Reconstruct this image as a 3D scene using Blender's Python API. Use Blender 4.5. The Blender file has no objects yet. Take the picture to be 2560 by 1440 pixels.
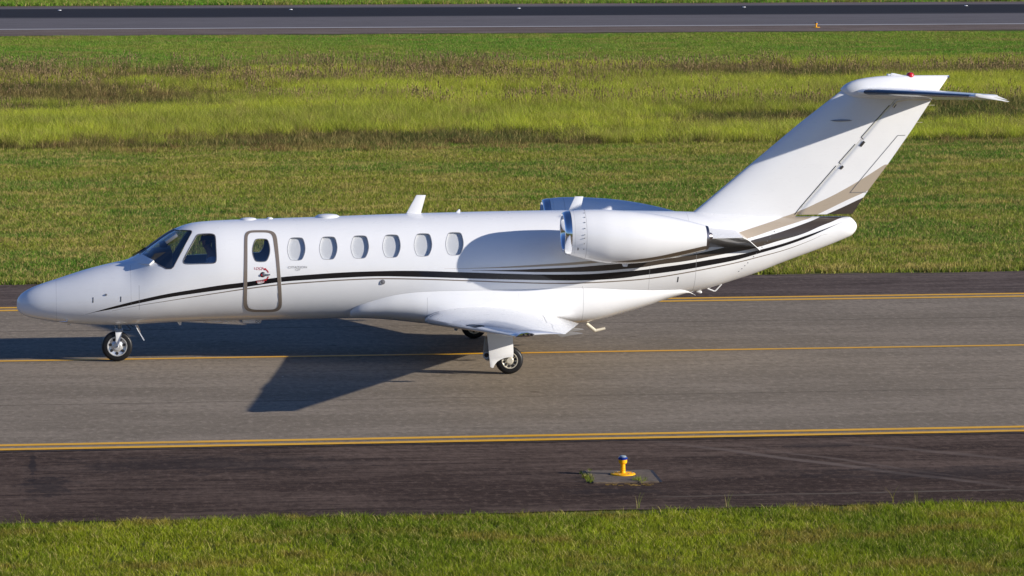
import bpy, bmesh, math, random
import numpy as np
from mathutils import Vector, Matrix
from mathutils.bvhtree import BVHTree
S = bpy.context.scene
C = S.collection
R = math.radians
PI = math.pi
# ------------------------------------------------------------------ camera
CX, CD, CH, YAW, PITCH, ROLL, FPX = 0.0841456, 64.0, 7.8174022, 0.12417888, 0.10366054, -0.000815033, 9871.6045
fw = Vector((math.sin(YAW)*math.cos(PITCH), math.cos(YAW)*math.cos(PITCH), -math.sin(PITCH)))
rt0 = Vector((math.cos(YAW), -math.sin(YAW), 0)); up0 = rt0.cross(fw)
rt = math.cos(ROLL)*rt0 + math.sin(ROLL)*up0; up = -math.sin(ROLL)*rt0 + math.cos(ROLL)*up0
CAM = Vector((CX, -CD, CH))
cd = bpy.data.cameras.new('camera'); cam = bpy.data.objects.new('camera', cd); C.objects.link(cam); S.camera = cam
cd.sensor_width = 36; cd.lens = 36*FPX/2560; cd.clip_start = 1; cd.clip_end = 6000
cam.matrix_world = Matrix(((rt.x, up.x, -fw.x, CAM.x), (rt.y, up.y, -fw.y, CAM.y), (rt.z, up.z, -fw.z, CAM.z), (0, 0, 0, 1)))
# ------------------------------------------------------------------ light
SUNV = Vector((1.0, -0.46, 0.340)).normalized()
elev = math.asin(SUNV.z)
W = bpy.data.worlds.new('World'); S.world = W; W.use_nodes = True
nt = W.node_tree
sky = nt.nodes.new('ShaderNodeTexSky'); sky.sky_type = 'NISHITA'; sky.sun_disc = False
sky.sun_elevation = elev; sky.sun_rotation = math.atan2(SUNV.x, SUNV.y); sky.air_density = 1.0; sky.dust_density = 0.4; sky.ozone_density = 3.0
tint = nt.nodes.new('ShaderNodeMix'); tint.data_type = 'RGBA'; tint.blend_type = 'MULTIPLY'; tint.inputs['Factor'].default_value = 1; tint.inputs[7].default_value = (.76, .95, 1.42, 1)
nt.links.new(sky.outputs[0], tint.inputs[6]); nt.links.new(tint.outputs[2], nt.nodes['Background'].inputs[0]); nt.nodes['Background'].inputs[1].default_value = 0.065
sl = bpy.data.lights.new('sun', 'SUN'); sl.energy = 5.0; sl.angle = R(0.53); sl.color = (1.0, 0.93, 0.83)
so = bpy.data.objects.new('sun', sl); C.objects.link(so); so.rotation_euler = SUNV.to_track_quat('Z', 'Y').to_euler(); so.location = (40, -20, 20)
S.view_settings.view_transform = 'Standard'; S.view_settings.look = 'None'; S.view_settings.gamma = 1; S.view_settings.exposure = 0.44
S.cycles.max_bounces = 8; S.cycles.transparent_max_bounces = 16; S.cycles.use_denoising = True
# ------------------------------------------------------------------ pixel of the photograph -> point on a real plane of the scene
def ray(px, py):
    return CAM, fw + rt*((px-1280)/FPX) - up*((py-720)/FPX)
def atY(px, py, Y=0.0):
    o, d = ray(px, py); return o + d*((Y-o.y)/d.y)
def atZ(px, py, Z=0.0):
    o, d = ray(px, py); return o + d*((Z-o.z)/d.z)
# ------------------------------------------------------------------ helpers
def tag(o, label=None, cat=None, group=None, kind=None):
    if label: o['label'] = label
    if cat: o['category'] = cat
    if group: o['group'] = group
    if kind: o['kind'] = kind
    return o
def thing(name, label, cat, loc=(0, 0, 0), group=None):
    o = bpy.data.objects.new(name, None); C.objects.link(o); o.location = loc; o.empty_display_size = .2
    return tag(o, label, cat, group)
def link(name, me, mat, parent=None, smooth=True, sharp=35):
    if mat is not None:
        for m in (mat if isinstance(mat, (list, tuple)) else [mat]): me.materials.append(m)
    if smooth:
        me.polygons.foreach_set('use_smooth', [True]*len(me.polygons))
        if sharp: me.set_sharp_from_angle(angle=R(sharp))
    o = bpy.data.objects.new(name, me); C.objects.link(o)
    if parent is not None:
        o.parent = parent
        o.matrix_parent_inverse = Matrix.Translation(parent.location if parent.parent is None else Vector((0, 0, 0))).inverted()
    return o
def mesh_of(v, f, name='m'):
    me = bpy.data.meshes.new(name); me.from_pydata([tuple(p) for p in v], [], f); me.validate(); me.update()
    bm = bmesh.new(); bm.from_mesh(me); bmesh.ops.recalc_face_normals(bm, faces=bm.faces[:]); bm.to_mesh(me); bm.free()
    return me
def obj(name, v, f, mat, parent=None, smooth=True, sharp=35):
    return link(name, mesh_of(v, f, name), mat, parent, smooth, sharp)
class MB:
    def __init__(s): s.v = []; s.f = []
    def add(s, v, f):
        n = len(s.v); s.v += [Vector(p) for p in v]; s.f += [tuple(i+n for i in q) for q in f]; return s
    def box(s, c, d, M=None):
        c = Vector(c); v = []
        for i in (-.5, .5):
            for j in (-.5, .5):
                for k in (-.5, .5):
                    p = Vector((i*d[0], j*d[1], k*d[2])); v.append(c + (M @ p if M else p))
        return s.add(v, [(0, 1, 3, 2), (4, 6, 7, 5), (0, 4, 5, 1), (2, 3, 7, 6), (0, 2, 6, 4), (1, 5, 7, 3)])
    def tube(s, pts, rad, n=10, caps=True):
        pts = [Vector(p) for p in pts]; rad = rad if isinstance(rad, (list, tuple)) else [rad]*len(pts); v = []; f = []
        up_ = Vector((0, 0, 1)); 
        for i, p in enumerate(pts):
            t = (pts[min(i+1, len(pts)-1)] - pts[max(i-1, 0)]).normalized()
            a = t.cross(up_ if abs(t.z) < .95 else Vector((0, 1, 0))).normalized(); b = t.cross(a)
            for k in range(n):
                q = 2*PI*k/n; v.append(p + (a*math.cos(q)+b*math.sin(q))*rad[i])
        for i in range(len(pts)-1):
            for k in range(n): f.append((i*n+k, i*n+(k+1) % n, (i+1)*n+(k+1) % n, (i+1)*n+k))
        if caps: f.append(tuple(range(n))); f.append(tuple((len(pts)-1)*n+k for k in range(n)))
        return s.add(v, f)
    def lathe(s, prof, c, axis='Z', n=32, closed=False, cap=True):
        c = Vector(c); v = []; f = []
        for (a, r) in prof:
            for k in range(n):
                q = 2*PI*k/n; x, y = r*math.cos(q), r*math.sin(q)
                v.append(c + (Vector((x, y, a)) if axis == 'Z' else Vector((a, x, y)) if axis == 'X' else Vector((x, a, y))))
        m = len(prof)
        for i in range(m if closed else m-1):
            j = (i+1) % m
            for k in range(n): f.append((i*n+k, i*n+(k+1) % n, j*n+(k+1) % n, j*n+k))
        if not closed and cap:
            if prof[0][1] > 1e-5: f.append(tuple(range(n)))
            if prof[-1][1] > 1e-5: f.append(tuple((m-1)*n+k for k in range(n)))
        s.add(v, f); return s
    def prism(s, poly, vec):
        poly = [Vector(p) for p in poly]; n = len(poly); vec = Vector(vec)
        return s.add(poly+[p+vec for p in poly], [tuple(range(n)), tuple(range(2*n-1, n-1, -1))]+[(i, (i+1) % n, n+(i+1) % n, n+i) for i in range(n)])
    def each(s, name, mat, parent=None, **k):
        """every loose piece becomes an object of its own"""
        up_ = list(range(len(s.v)))
        def find(i):
            while up_[i] != i: up_[i] = up_[up_[i]]; i = up_[i]
            return i
        for q in s.f:
            for j in q[1:]: up_[find(j)] = find(q[0])
        gr = {}
        for q in s.f: gr.setdefault(find(q[0]), []).append(q)
        out = []
        for fs in gr.values():
            b_ = MB(); use = sorted({j for q in fs for j in q}); mp = {j: i for i, j in enumerate(use)}
            b_.v = [s.v[j] for j in use]; b_.f = [tuple(mp[j] for j in q) for q in fs]; out.append(b_.build(name, mat, parent, **k))
        return out
    def build(s, name, mat, parent=None, smooth=True, sharp=35, bevel=0, merge=True):
        me = bpy.data.meshes.new(name); me.from_pydata([tuple(p) for p in s.v], [], s.f)
        bm = bmesh.new(); bm.from_mesh(me)
        if merge: bmesh.ops.remove_doubles(bm, verts=bm.verts[:], dist=1e-5)
        bmesh.ops.recalc_face_normals(bm, faces=bm.faces[:])
        if bevel:
            es = [e for e in bm.edges if len(e.link_faces) == 2 and e.calc_face_angle(0) > R(40)]
            bmesh.ops.bevel(bm, geom=es, offset=bevel, segments=2, affect='EDGES', profile=.6, clamp_overlap=True)
        bm.to_mesh(me); bm.free()
        return link(name, me, mat, parent, smooth, sharp)
def pchip(xs, ys):
    xs = np.array(xs, float); ys = np.array(ys, float); h = np.diff(xs); d = np.diff(ys)/h; m = np.zeros_like(ys)
    for i in range(1, len(xs)-1):
        if d[i-1]*d[i] > 0:
            w1 = 2*h[i]+h[i-1]; w2 = h[i]+2*h[i-1]; m[i] = (w1+w2)/(w1/d[i-1]+w2/d[i])
    m[0] = d[0]; m[-1] = d[-1]
    def f(x):
        x = np.clip(np.asarray(x, float), xs[0], xs[-1]); i = np.clip(np.searchsorted(xs, x)-1, 0, len(xs)-2)
        t = (x-xs[i])/h[i]
        return (1+2*t)*(1-t)**2*ys[i]+t*(1-t)**2*h[i]*m[i]+t*t*(3-2*t)*ys[i+1]+t*t*(t-1)*h[i]*m[i+1]
    return f
# ------------------------------------------------------------------ materials
def mat(name, base=(.5, .5, .5), rough=.5, metal=0., coat=0., coat_rough=.05, spec=.5):
    m = bpy.data.materials.new(name); m.use_nodes = True; b = m.node_tree.nodes['Principled BSDF']
    b.inputs['Base Color'].default_value = (*base, 1); b.inputs['Roughness'].default_value = rough; b.inputs['Metallic'].default_value = metal
    b.inputs['Coat Weight'].default_value = coat; b.inputs['Coat Roughness'].default_value = coat_rough; b.inputs['Specular IOR Level'].default_value = spec
    return m
class NT:
    def __init__(s, m): s.t = m.node_tree; s.b = s.t.nodes['Principled BSDF']
    def n(s, ty, **k):
        o = s.t.nodes.new(ty)
        for a, b in k.items(): setattr(o, a, b)
        return o
    def l(s, a, b): s.t.links.new(a, b)
    def val(s, x, sock):
        if hasattr(x, 'is_output') or isinstance(x, bpy.types.NodeSocket): s.l(x, sock)
        else: sock.default_value = x
    def math(s, op, a, b=None, c=None, clamp=False):
        o = s.n('ShaderNodeMath', operation=op, use_clamp=clamp); s.val(a, o.inputs[0])
        if b is not None: s.val(b, o.inputs[1])
        if c is not None: s.val(c, o.inputs[2])
        return o.outputs[0]
    def noise(s, vec, scale, detail=4, rough=.55, dist=0, out=0):
        o = s.n('ShaderNodeTexNoise'); s.l(vec, o.inputs['Vector']); o.inputs['Scale'].default_value = scale; o.inputs['Detail'].default_value = detail
        o.inputs['Roughness'].default_value = rough; o.inputs['Distortion'].default_value = dist; return o.outputs[out]
    def scale(s, vec, sc):
        o = s.n('ShaderNodeVectorMath', operation='MULTIPLY'); s.l(vec, o.inputs[0]); o.inputs[1].default_value = sc; return o.outputs[0]
    def mapr(s, x, a, b, c=0., d=1., smooth=True):
        o = s.n('ShaderNodeMapRange'); o.interpolation_type = 'SMOOTHSTEP' if smooth else 'LINEAR'
        s.val(x, o.inputs[0]); o.inputs[1].default_value = a; o.inputs[2].default_value = b; o.inputs[3].default_value = c; o.inputs[4].default_value = d; return o.outputs[0]
    def mix(s, f, a, b, mode='MIX'):
        o = s.n('ShaderNodeMix', data_type='RGBA', blend_type=mode); s.val(f, o.inputs['Factor'])
        for x, k in ((a, 6), (b, 7)):
            if isinstance(x, tuple): o.inputs[k].default_value = (*x, 1)
            else: s.l(x, o.inputs[k])
        return o.outputs[2]
    def ramp(s, x, pts):
        o = s.n('ShaderNodeValToRGB'); e = o.color_ramp.elements
        while len(e) > 1: e.remove(e[-1])
        e[0].position = pts[0][0]; e[0].color = (*pts[0][1], 1)
        for p, c in pts[1:]: q = e.new(p); q.color = (*c, 1)
        s.l(x, o.inputs[0]); return o.outputs[0]
    def sep(s, vec):
        o = s.n('ShaderNodeSeparateXYZ'); s.l(vec, o.inputs[0]); return o.outputs
    def curve(s, x, pts, x0, x1, z0, z1):
        """z as a function of x, in metres"""
        o = s.n('ShaderNodeFloatCurve'); c = o.mapping.curves[0]; pts = sorted(pts)
        P = [((p[0]-x0)/(x1-x0), (p[1]-z0)/(z1-z0)) for p in pts]
        c.points[0].location = P[0]; c.points[1].location = P[-1]
        for p in P[1:-1]: c.points.new(*p)
        for p in c.points: p.handle_type = 'AUTO'
        o.mapping.extend = 'HORIZONTAL'; o.mapping.update()
        s.l(s.mapr(x, x0, x1, 0, 1, False), o.inputs['Value'])
        return s.math('MULTIPLY_ADD', o.outputs[0], z1-z0, z0)
    def bump(s, h, st=.3, dist=.01):
        o = s.n('ShaderNodeBump'); s.l(h, o.inputs['Height']); o.inputs['Strength'].default_value = st; o.inputs['Distance'].default_value = dist
        s.l(o.outputs[0], s.b.inputs['Normal'])
def world_pos(k): return k.n('ShaderNodeNewGeometry').outputs['Position']
WHITE = (.78, .785, .79); BLACK = (.008, .007, .008); TAUPE = (.19, .155, .125); BROWN = (.055, .043, .034); BEIGE = (.40, .335, .26)
M = {}
M['metal'] = mat('brushed_metal', (.55, .55, .56), .32, 1.)
M['chrome'] = mat('polished_lip', (.80, .82, .85), .09, 1.)
M['dark'] = mat('dark_interior', (.012, .012, .014), .6)
M['cabin'] = mat('cabin_lining', (.42, .41, .40), .8)
M['seat'] = mat('seat_leather', (.10, .085, .07), .55)
M['tyre'] = mat('tyre_rubber', (.007, .007, .008), .5, coat=.12, coat_rough=.3, spec=.3)
M['boot'] = mat('rubber_boot', (.006, .010, .016), .22, coat=.5, coat_rough=.1)
M['seal'] = mat('window_seal', (.10, .095, .10), .5)
M['cream'] = mat('cream_paint', (.72, .66, .52), .4)
M['rim'] = mat('rim_paint', (.62, .58, .48), .35, .3)
M['slot'] = mat('dark_slot', (.015, .012, .012), .6)
M['red'] = mat('red_marking', (.42, .01, .02), .5)
M['grey'] = mat('grey_marking', (.13, .13, .14), .5)
M['flapgrey'] = mat('shade_and_lettering_grey', (.26, .25, .24), .6)  # on the flap fairings shade is put into this grey; lettering is plain grey
M['wheelm'] = mat('machined_wheel', (.66, .66, .65), .30, .6)
M['lemetal'] = mat('satin_metal', (.82, .83, .85), .35, .7)
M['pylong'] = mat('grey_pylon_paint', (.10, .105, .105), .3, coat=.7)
M['seam'] = mat('panel_seam', (.35, .35, .36), .6)
M['greymetal'] = mat('grey_metal', (.30, .31, .33), .4, .8)
M['redglass'] = mat('red_beacon_glass', (.55, .01, .01), .15, coat=1)
M['taupe'] = mat('taupe_trim', TAUPE, .35, coat=.5)
M['hot'] = mat('hot_metal', (.28, .26, .27), .3, 1.)
m = mat('window_shade', (.62, .61, .60), .9, spec=.1); k = NT(m); z = k.sep(world_pos(k))[2]
st = k.math('SINE', k.math('MULTIPLY', z, 2*PI/.014)); k.l(k.mix(k.mapr(st, -1, 1, 0, .3), (.72, .71, .70), (.50, .51, .53)), k.b.inputs['Base Color']); M['shade'] = m
def glass_mat(name, tint, refl=1.0):
    m = bpy.data.materials.new(name); m.use_nodes = True; t = m.node_tree; t.nodes.clear()
    out = t.nodes.new('ShaderNodeOutputMaterial'); mx = t.nodes.new('ShaderNodeMixShader'); tr = t.nodes.new('ShaderNodeBsdfTransparent'); gl = t.nodes.new('ShaderNodeBsdfGlossy')
    # reflectance of a thin pane, the same from either side (Schlick)
    ge = t.nodes.new('ShaderNodeNewGeometry'); dt = t.nodes.new('ShaderNodeVectorMath'); dt.operation = 'DOT_PRODUCT'; t.links.new(ge.outputs['Normal'], dt.inputs[0]); t.links.new(ge.outputs['Incoming'], dt.inputs[1])
    def mt(op, a, b):
        o = t.nodes.new('ShaderNodeMath'); o.operation = op
        for q, x in enumerate((a, b)):
            if x is None: continue
            if isinstance(x, (int, float)): o.inputs[q].default_value = x
            else: t.links.new(x, o.inputs[q])
        return o.outputs[0]
    f_ = mt('POWER', mt('SUBTRACT', 1.0, mt('ABSOLUTE', dt.outputs['Value'], None)), 5.0); f_ = mt('MULTIPLY', mt('ADD', mt('MULTIPLY', f_, .93), .07), refl)
    tr.inputs[0].default_value = (*tint, 1); gl.inputs['Roughness'].default_value = .03; gl.inputs[0].default_value = (1, 1, 1, 1)
    t.links.new(f_, mx.inputs[0]); t.links.new(tr.outputs[0], mx.inputs[1]); t.links.new(gl.outputs[0], mx.inputs[2]); t.links.new(mx.outputs[0], out.inputs[0])
    return m
M['glass'] = glass_mat('cockpit_glass', (.60, .65, .69), 2.0); M['glass2'] = glass_mat('cabin_glass', (.86, .88, .90), .8)
def paint_mat(name, stripes=None, nac=None, lines=()):
    m = mat(name, WHITE, .34, coat=.65, coat_rough=.05, spec=.25); k = NT(m); P = world_pos(k); x, y, z = k.sep(P)
    g = k.noise(k.scale(P, (1.2, 3, 3)), 1.2, 5); col = k.mix(k.mapr(g, .3, .75, 0, .5), WHITE, (.74, .745, .755))
    gr = k.noise(k.scale(P, (2.2, 2.2, 10)), 2.3, 6, .7); col = k.mix(k.mapr(gr, .56, .80, 0, .18), col, (.60, .58, .54))
    for (top, bot, colr, rng) in (stripes or []):
        ct = k.curve(x, top, 0, 16, 0, 4.8); cb = k.curve(x, bot, 0, 16, 0, 4.8)
        mk = k.math('MULTIPLY', k.math('LESS_THAN', z, ct), k.math('GREATER_THAN', z, cb))
        mk = k.math('MULTIPLY', mk, k.math('MULTIPLY', k.math('GREATER_THAN', x, rng[0]), k.math('LESS_THAN', x, rng[1])))
        col = k.mix(mk, col, colr)
    for lx, (za, zb), st in lines:
        mk = k.math('LESS_THAN', k.math('ABSOLUTE', k.math('SUBTRACT', x, lx)), .005)
        mk = k.math('MULTIPLY', mk, k.math('MULTIPLY', k.math('GREATER_THAN', z, za), k.math('LESS_THAN', z, zb)))
        col = k.mix(k.math('MULTIPLY', mk, st), col, (.25, .25, .26))
    k.bump(k.noise(k.scale(P, (1, 1, 1)), 2.6, 2, .4), .25, .012)
    k.l(col, k.b.inputs['Base Color']); k.l(k.mapr(gr, .3, .8, .26, .40), k.b.inputs['Roughness'])
    return m
M['white'] = paint_mat('white_paint')
# ================================================================== GROUND
def ribbon(name, ya, yb, z, material, x0=-160, x1=330, rough=(0, 0), vis=(-12, 50), step=.25, seed=1):
    """a long sheet along x between two edges; the edges wander a little where seen"""
    rnd = random.Random(seed); xs = [x0, vis[0]-40] + list(np.arange(vis[0]-10, vis[1], step)) + [vis[1]+60, x1]
    v = []; a = b = 0
    for x in xs:
        a = .85*a+rnd.gauss(0, 1)*rough[0]*.5; b = .85*b+rnd.gauss(0, 1)*rough[1]*.5
        v += [(x, ya+a, z), (x, yb+b, z)]
    f = [(2*i, 2*i+2, 2*i+3, 2*i+1) for i in range(len(xs)-1)]
    return link(name, mesh_of(v, f), material, None, False)
def asphalt(name, c1, c2, streak=.5, speck=.35, seams=(), extra=None, rough=.85):
    m = mat(name, c1, 1.0, spec=.10); k = NT(m); P = world_pos(k); x, y, z = k.sep(P)
    big = k.noise(k.scale(P, (.06, .35, 1)), 1, 5, .6); st = k.noise(k.scale(P, (.35, 5, 1)), 1, 6, .7); st2 = k.noise(k.scale(P, (.9, 14, 1)), 1, 4, .7)
    bl = k.noise(k.scale(P, (.35, .8, 1)), 1, 6, .7); col = k.mix(k.mapr(k.math('ADD', k.math('MULTIPLY', big, .5), k.math('MULTIPLY', bl, .5)), .42, .58), c1, c2)
    dk = tuple(a*.62 for a in c1); lt = tuple(min(1, a*1.4) for a in c2)
    col = k.mix(k.math('MULTIPLY', k.mapr(st, .47, .62), streak), col, dk); col = k.mix(k.math('MULTIPLY', k.mapr(st2, .50, .66), streak*.5), col, lt)
    sp = k.noise(P, 55, 3, .8); col = k.mix(k.math('MULTIPLY', k.mapr(sp, .5, .72), speck), col, lt); col = k.mix(k.math('MULTIPLY', k.mapr(sp, .48, .3), speck), col, dk)
    sp2 = k.noise(k.scale(P, (.45, 1, 1)), 20, 4, .75); col = k.mix(k.math('MULTIPLY', k.mapr(sp2, .50, .66), speck), col, dk); col = k.mix(k.math('MULTIPLY', k.mapr(sp2, .46, .34), speck*.8), col, lt)
    sp4 = k.noise(k.scale(P, (10, 4.5, 1)), 1, 2, .6); col = k.mix(k.math('MULTIPLY', k.mapr(sp4, .52, .70), speck*.75), col, dk); col = k.mix(k.math('MULTIPLY', k.mapr(sp4, .46, .30), speck*.75), col, lt)
    sp3 = k.noise(k.scale(P, (.3, 1, 1)), 3.5, 5, .75); col = k.mix(k.math('MULTIPLY', k.mapr(sp3, .47, .66), streak*.35), col, dk)
    wob = k.math('MULTIPLY', k.math('SUBTRACT', k.noise(k.scale(P, (1, 0, 0)), .8, 3), .5), .12)
    for sy, w, s_ in seams:
        mk = k.mapr(k.math('ABSOLUTE', k.math('SUBTRACT', k.math('ADD', y, wob), sy)), w, w*.4, 0, s_); col = k.mix(mk, col, tuple(a*.3 for a in c1))
    if extra: col = extra(k, P, x, y, col)
    k.l(col, k.b.inputs['Base Color']); k.bump(sp, .35, .006)
    return m
def spots(k, P, x, y, col):
    v = k.n('ShaderNodeTexVoronoi'); k.l(k.scale(P, (.55, .45, 1)), v.inputs['Vector']); v.inputs['Scale'].default_value = 1; v.inputs['Randomness'].default_value = 1
    col = k.mix(k.mapr(v.outputs['Distance'], .055, .03, 0, .45), col, (.07, .05, .035))
    v2 = k.n('ShaderNodeTexVoronoi'); k.l(k.scale(P, (.8, .7, 1)), v2.inputs['Vector']); v2.inputs['Scale'].default_value = 1.3
    return k.mix(k.mapr(v2.outputs['Distance'], .022, .014, 0, .8), col, (.5, .48, .44))
def stains(k, P, x, y, col):
    # worn diagonal tyre tracks, a long pale seam, a dark oil patch and a crack: marks of their own on the shoulder
    wob = k.math('MULTIPLY', k.math('SUBTRACT', k.noise(k.scale(P, (.8, .8, 1)), 1, 4), .5), .5)
    for (xa, ya, xb, yb, w, s_) in TRACKS:
        sl_ = (yb-ya)/(xb-xa); d = k.math('ABSOLUTE', k.math('SUBTRACT', k.math('ADD', y, wob), k.math('MULTIPLY_ADD', x, sl_, ya-sl_*xa)))
        mk = k.math('MULTIPLY', k.mapr(d, w, w*.3, 0, s_), k.math('MULTIPLY', k.mapr(x, xa-1, xa+1), k.mapr(x, xb+1, xb-1)))
        col = k.mix(mk, col, (.165, .125, .100))
    for (cx, cy, rx, ry, s_) in DARKS:
        dx = k.math('DIVIDE', k.math('SUBTRACT', x, cx), rx); dy = k.math('DIVIDE', k.math('SUBTRACT', y, cy), ry)
        d = k.math('SQRT', k.math('ADD', k.math('MULTIPLY', dx, dx), k.math('MULTIPLY', dy, dy))); d = k.math('ADD', d, k.math('MULTIPLY', k.math('SUBTRACT', k.noise(P, 2.2, 6, .8), .5), 4.5))
        col = k.mix(k.mapr(d, 1.1, .35, 0, s_), col, (.012, .011, .013))
    nz = k.noise(k.scale(P, (2, 6, 1)), 1, 4)
    return k.mix(k.math('MULTIPLY', k.mapr(k.math('ABSOLUTE', k.math('SUBTRACT', k.math('ADD', y, k.math('MULTIPLY', wob, .3)), PALE[0])), .07, .02, 0, .8), k.math('MULTIPLY', k.mapr(x, PALE[1], PALE[1]+1.5), k.mapr(nz, .35, .55))), col, (.15, .12, .09))
def g(px, py): return atZ(px, py)
a, b = g(1700, 1110), g(2480, 1210); a2, b2 = g(1900, 1120), g(2400, 1190); a3, b3 = g(2150, 1110), g(2560, 1150)
TRACKS = [(a.x, a.y, b.x, b.y, .22, .75), (a2.x, a2.y, b2.x, b2.y, .16, .55), (a3.x, a3.y, b3.x, b3.y, .2, .6)]
c = g(120, 1215); c2 = g(82, 1160); c3 = g(2060, 1112); c4 = g(500, 1160); c5 = g(1560, 1225)
c6 = g(2360, 1180)
DARKS = [(c.x, c.y, .40, 1.1, .55), (c2.x, c2.y, .05, 1.6, .6), (c3.x, c3.y, .8, .25, .4), (c4.x, c4.y, 2.2, .9, .45), (c5.x, c5.y, .7, .4, .5), (c6.x, c6.y, 2.5, .6, .45)]
PALE = (g(1700, 1240).y, g(1500, 1240).x)
YN = g(1280, 1282).y; YF = g(1280, 694).y
mat_taxi = asphalt('taxiway_asphalt', (.208, .170, .124), (.276, .226, .168), .30, .50, seams=[(g(1280, 992).y, .03, .7), (g(2000, 800).y, .035, .8), (g(400, 935).y, .02, .25)], extra=spots)
mat_sh = asphalt('shoulder_asphalt', (.045, .027, .019), (.130, .089, .066), .85, .50, extra=stains)
mat_sh2 = asphalt('far_shoulder_asphalt', (.085, .060, .048), (.150, .112, .092), .95, .45)
mat_rw = asphalt('runway_asphalt', (.135, .122, .124), (.155, .142, .144), .5, .2,
    extra=lambda k, P, x, y, col: k.mix(k.math('MULTIPLY', k.mapr(k.math('ADD', y, k.math('MULTIPLY', k.noise(k.scale(P, (.02, .6, 1)), 1, 5), 6)), 160.5, 163.5, 0, .93), k.mapr(y, 176, 173)), col, (.014, .015, .021)))
mat_rws = asphalt('runway_shoulder_asphalt', (.13, .095, .078), (.21, .165, .138), .8, .25)
def ground_mat():
    m = mat('turf_soil', (.05, .05, .02), .95, spec=.1); k = NT(m); P = world_pos(k); n = k.noise(P, .35, 6, .6); n2 = k.noise(P, 7, 5, .7)
    col = k.mix(k.mapr(n, .35, .65), (.085, .105, .022), (.135, .13, .040)); k.l(k.mix(k.mapr(n2, .4, .7, 0, .6), col, (.045, .055, .015)), k.b.inputs['Base Color']); k.bump(n2, .5, .05); return m
v = []; n_ = 2
tag(obj('ground', [(-3000, -2000, -.02), (3000, -2000, -.02), (3000, 4000, -.02), (-3000, 4000, -.02)], [(0, 1, 2, 3)], ground_mat(), None, False), kind='structure')
YL1, YL2 = -9.46, 7.90
tag(ribbon('taxiway', YL1-.35, YL2+.35, 0, mat_taxi), kind='structure')
tag(ribbon('shoulder', YN, YL1-.30, -.005, mat_sh, rough=(.05, 0)), kind='structure')
tag(ribbon('shoulder_far', YL2+.30, YF, -.005, mat_sh2, rough=(0, .06), seed=3), kind='structure')
YR0 = g(1280, 82).y; YR1 = g(1280, 66.5).y; YR2 = g(1280, 9).y
tag(ribbon('runway', YR1-.5, YR2-3, 0, mat_rw), kind='structure')
tag(ribbon('runway_shoulder', YR0, YR1-.45, -.005, mat_rws, rough=(.25, 0), step=.6, vis=(-10, 70)), kind='structure')
tag(ribbon('runway_shoulder_far', YR2-3.1, YR2, -.006, mat_rws, step=.8, vis=(-10, 80)), kind='structure')
def paintline(name, c1, c2):
    m = mat(name, c1, .6); k = NT(m); P = world_pos(k); n = k.noise(k.scale(P, (1.5, 10, 1)), 1.5, 5, .7); n2 = k.noise(P, 40, 3, .7)
    col = k.mix(k.mapr(n, .45, .75, 0, .6), c1, c2); n3 = k.noise(k.scale(P, (.7, 6, 1)), 1, 6, .8); col = k.mix(k.mapr(n3, .56, .68, 0, .6), col, (.20, .15, .09)); k.l(k.mix(k.mapr(n2, .55, .75, 0, .5), col, tuple(q*.4 for q in c2)), k.b.inputs['Base Color']); return m
mY = paintline('yellow_line_paint', (.86, .44, .006), (.70, .35, .010)); mW = paintline('white_line_paint', (.46, .43, .40), (.34, .32, .30)); mYs = mat('line_border', (.02, .018, .018), .7)
def lines(name, rows, mm, z=.005, wid=.15, slope=0, x0=-150, x1=300):
    mb = MB()
    for yy in rows:
        xs = [x0, -20, 0, 20, 60, x1]
        for i in range(len(xs)-1):
            xa, xb = xs[i], xs[i+1]; mb.add([(xa, yy-wid/2+slope*xa, z), (xb, yy-wid/2+slope*xb, z), (xb, yy+wid/2+slope*xb, z), (xa, yy+wid/2+slope*xa, z)], [(0, 1, 2, 3)])
    return tag(mb.build(name, mm, None, False), kind='structure')
yA = g(800, 1099.4).y; yB = g(800, 1109.6).y
lines('edge_line', (yA, yB), mY, wid=.185)
yC = g(1720, 745.8).y; yD = g(1720, 752.6).y
lines('edge_line_far', (yC, yD), mY, wid=.22)
lines('centre_line', (0.24,), mY, wid=.16)
lines('runway_edge_line', (YR1,), mW, wid=.95)
lines('pavement_joint', (yB-.22,), mYs, z=.003, wid=.05)
# ================================================================== THE JET
jet = thing('business_jet', 'white twin-engine business jet with black, brown and taupe stripes taxiing on the yellow centre line', 'airplane', (6.0, 0, 0))
FX = lambda px: atY(px, 650).x
XE = FX(2141)
top_px = [(41, 762), (42.5, 752), (46, 744), (55.5, 733), (83, 717.5), (111, 707), (139, 698), (180, 684.5), (222, 671.5), (278, 657.5), (319, 648.5), (342, 637.5), (361, 623.5), (389, 602.5), (417, 582.8), (436, 572), (458, 563), (486, 556.2), (528, 552.4), (584, 549.6), (694, 545.9), (781, 543), (1040, 533.6), (1240, 528.5), (1400, 525.8), (1560, 526.5), (1729, 529.5), (1860, 535.5), (1985, 541), (2090, 541), (2122, 541.2), (2129, 545), (2136, 552), (2141, 565)]
bot_px = [(41, 762), (42.5, 770), (48.6, 780), (64, 789.5), (83, 795), (125, 802), (167, 807), (222, 810.5), (278, 811.6), (333, 810), (417, 805), (555, 800.5), (700, 798), (860, 795), (1000, 793), (1200, 789), (1400, 779), (1550, 762), (1700, 735), (1765, 721), (1826, 702), (1896, 679), (1940, 661), (2003, 637.5), (2074, 611), (2110, 596), (2128, 587.5), (2137, 578), (2141, 565)]
mid_px = [(41, 762), (83, 759), (139, 756), (222, 749), (319, 736), (400, 715), (486, 692), (560, 678), (781, 668.5), (1240, 659), (1400, 652), (1550, 643), (1729, 627), (1860, 607), (1985, 590), (2090, 573), (2141, 565)]
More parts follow.
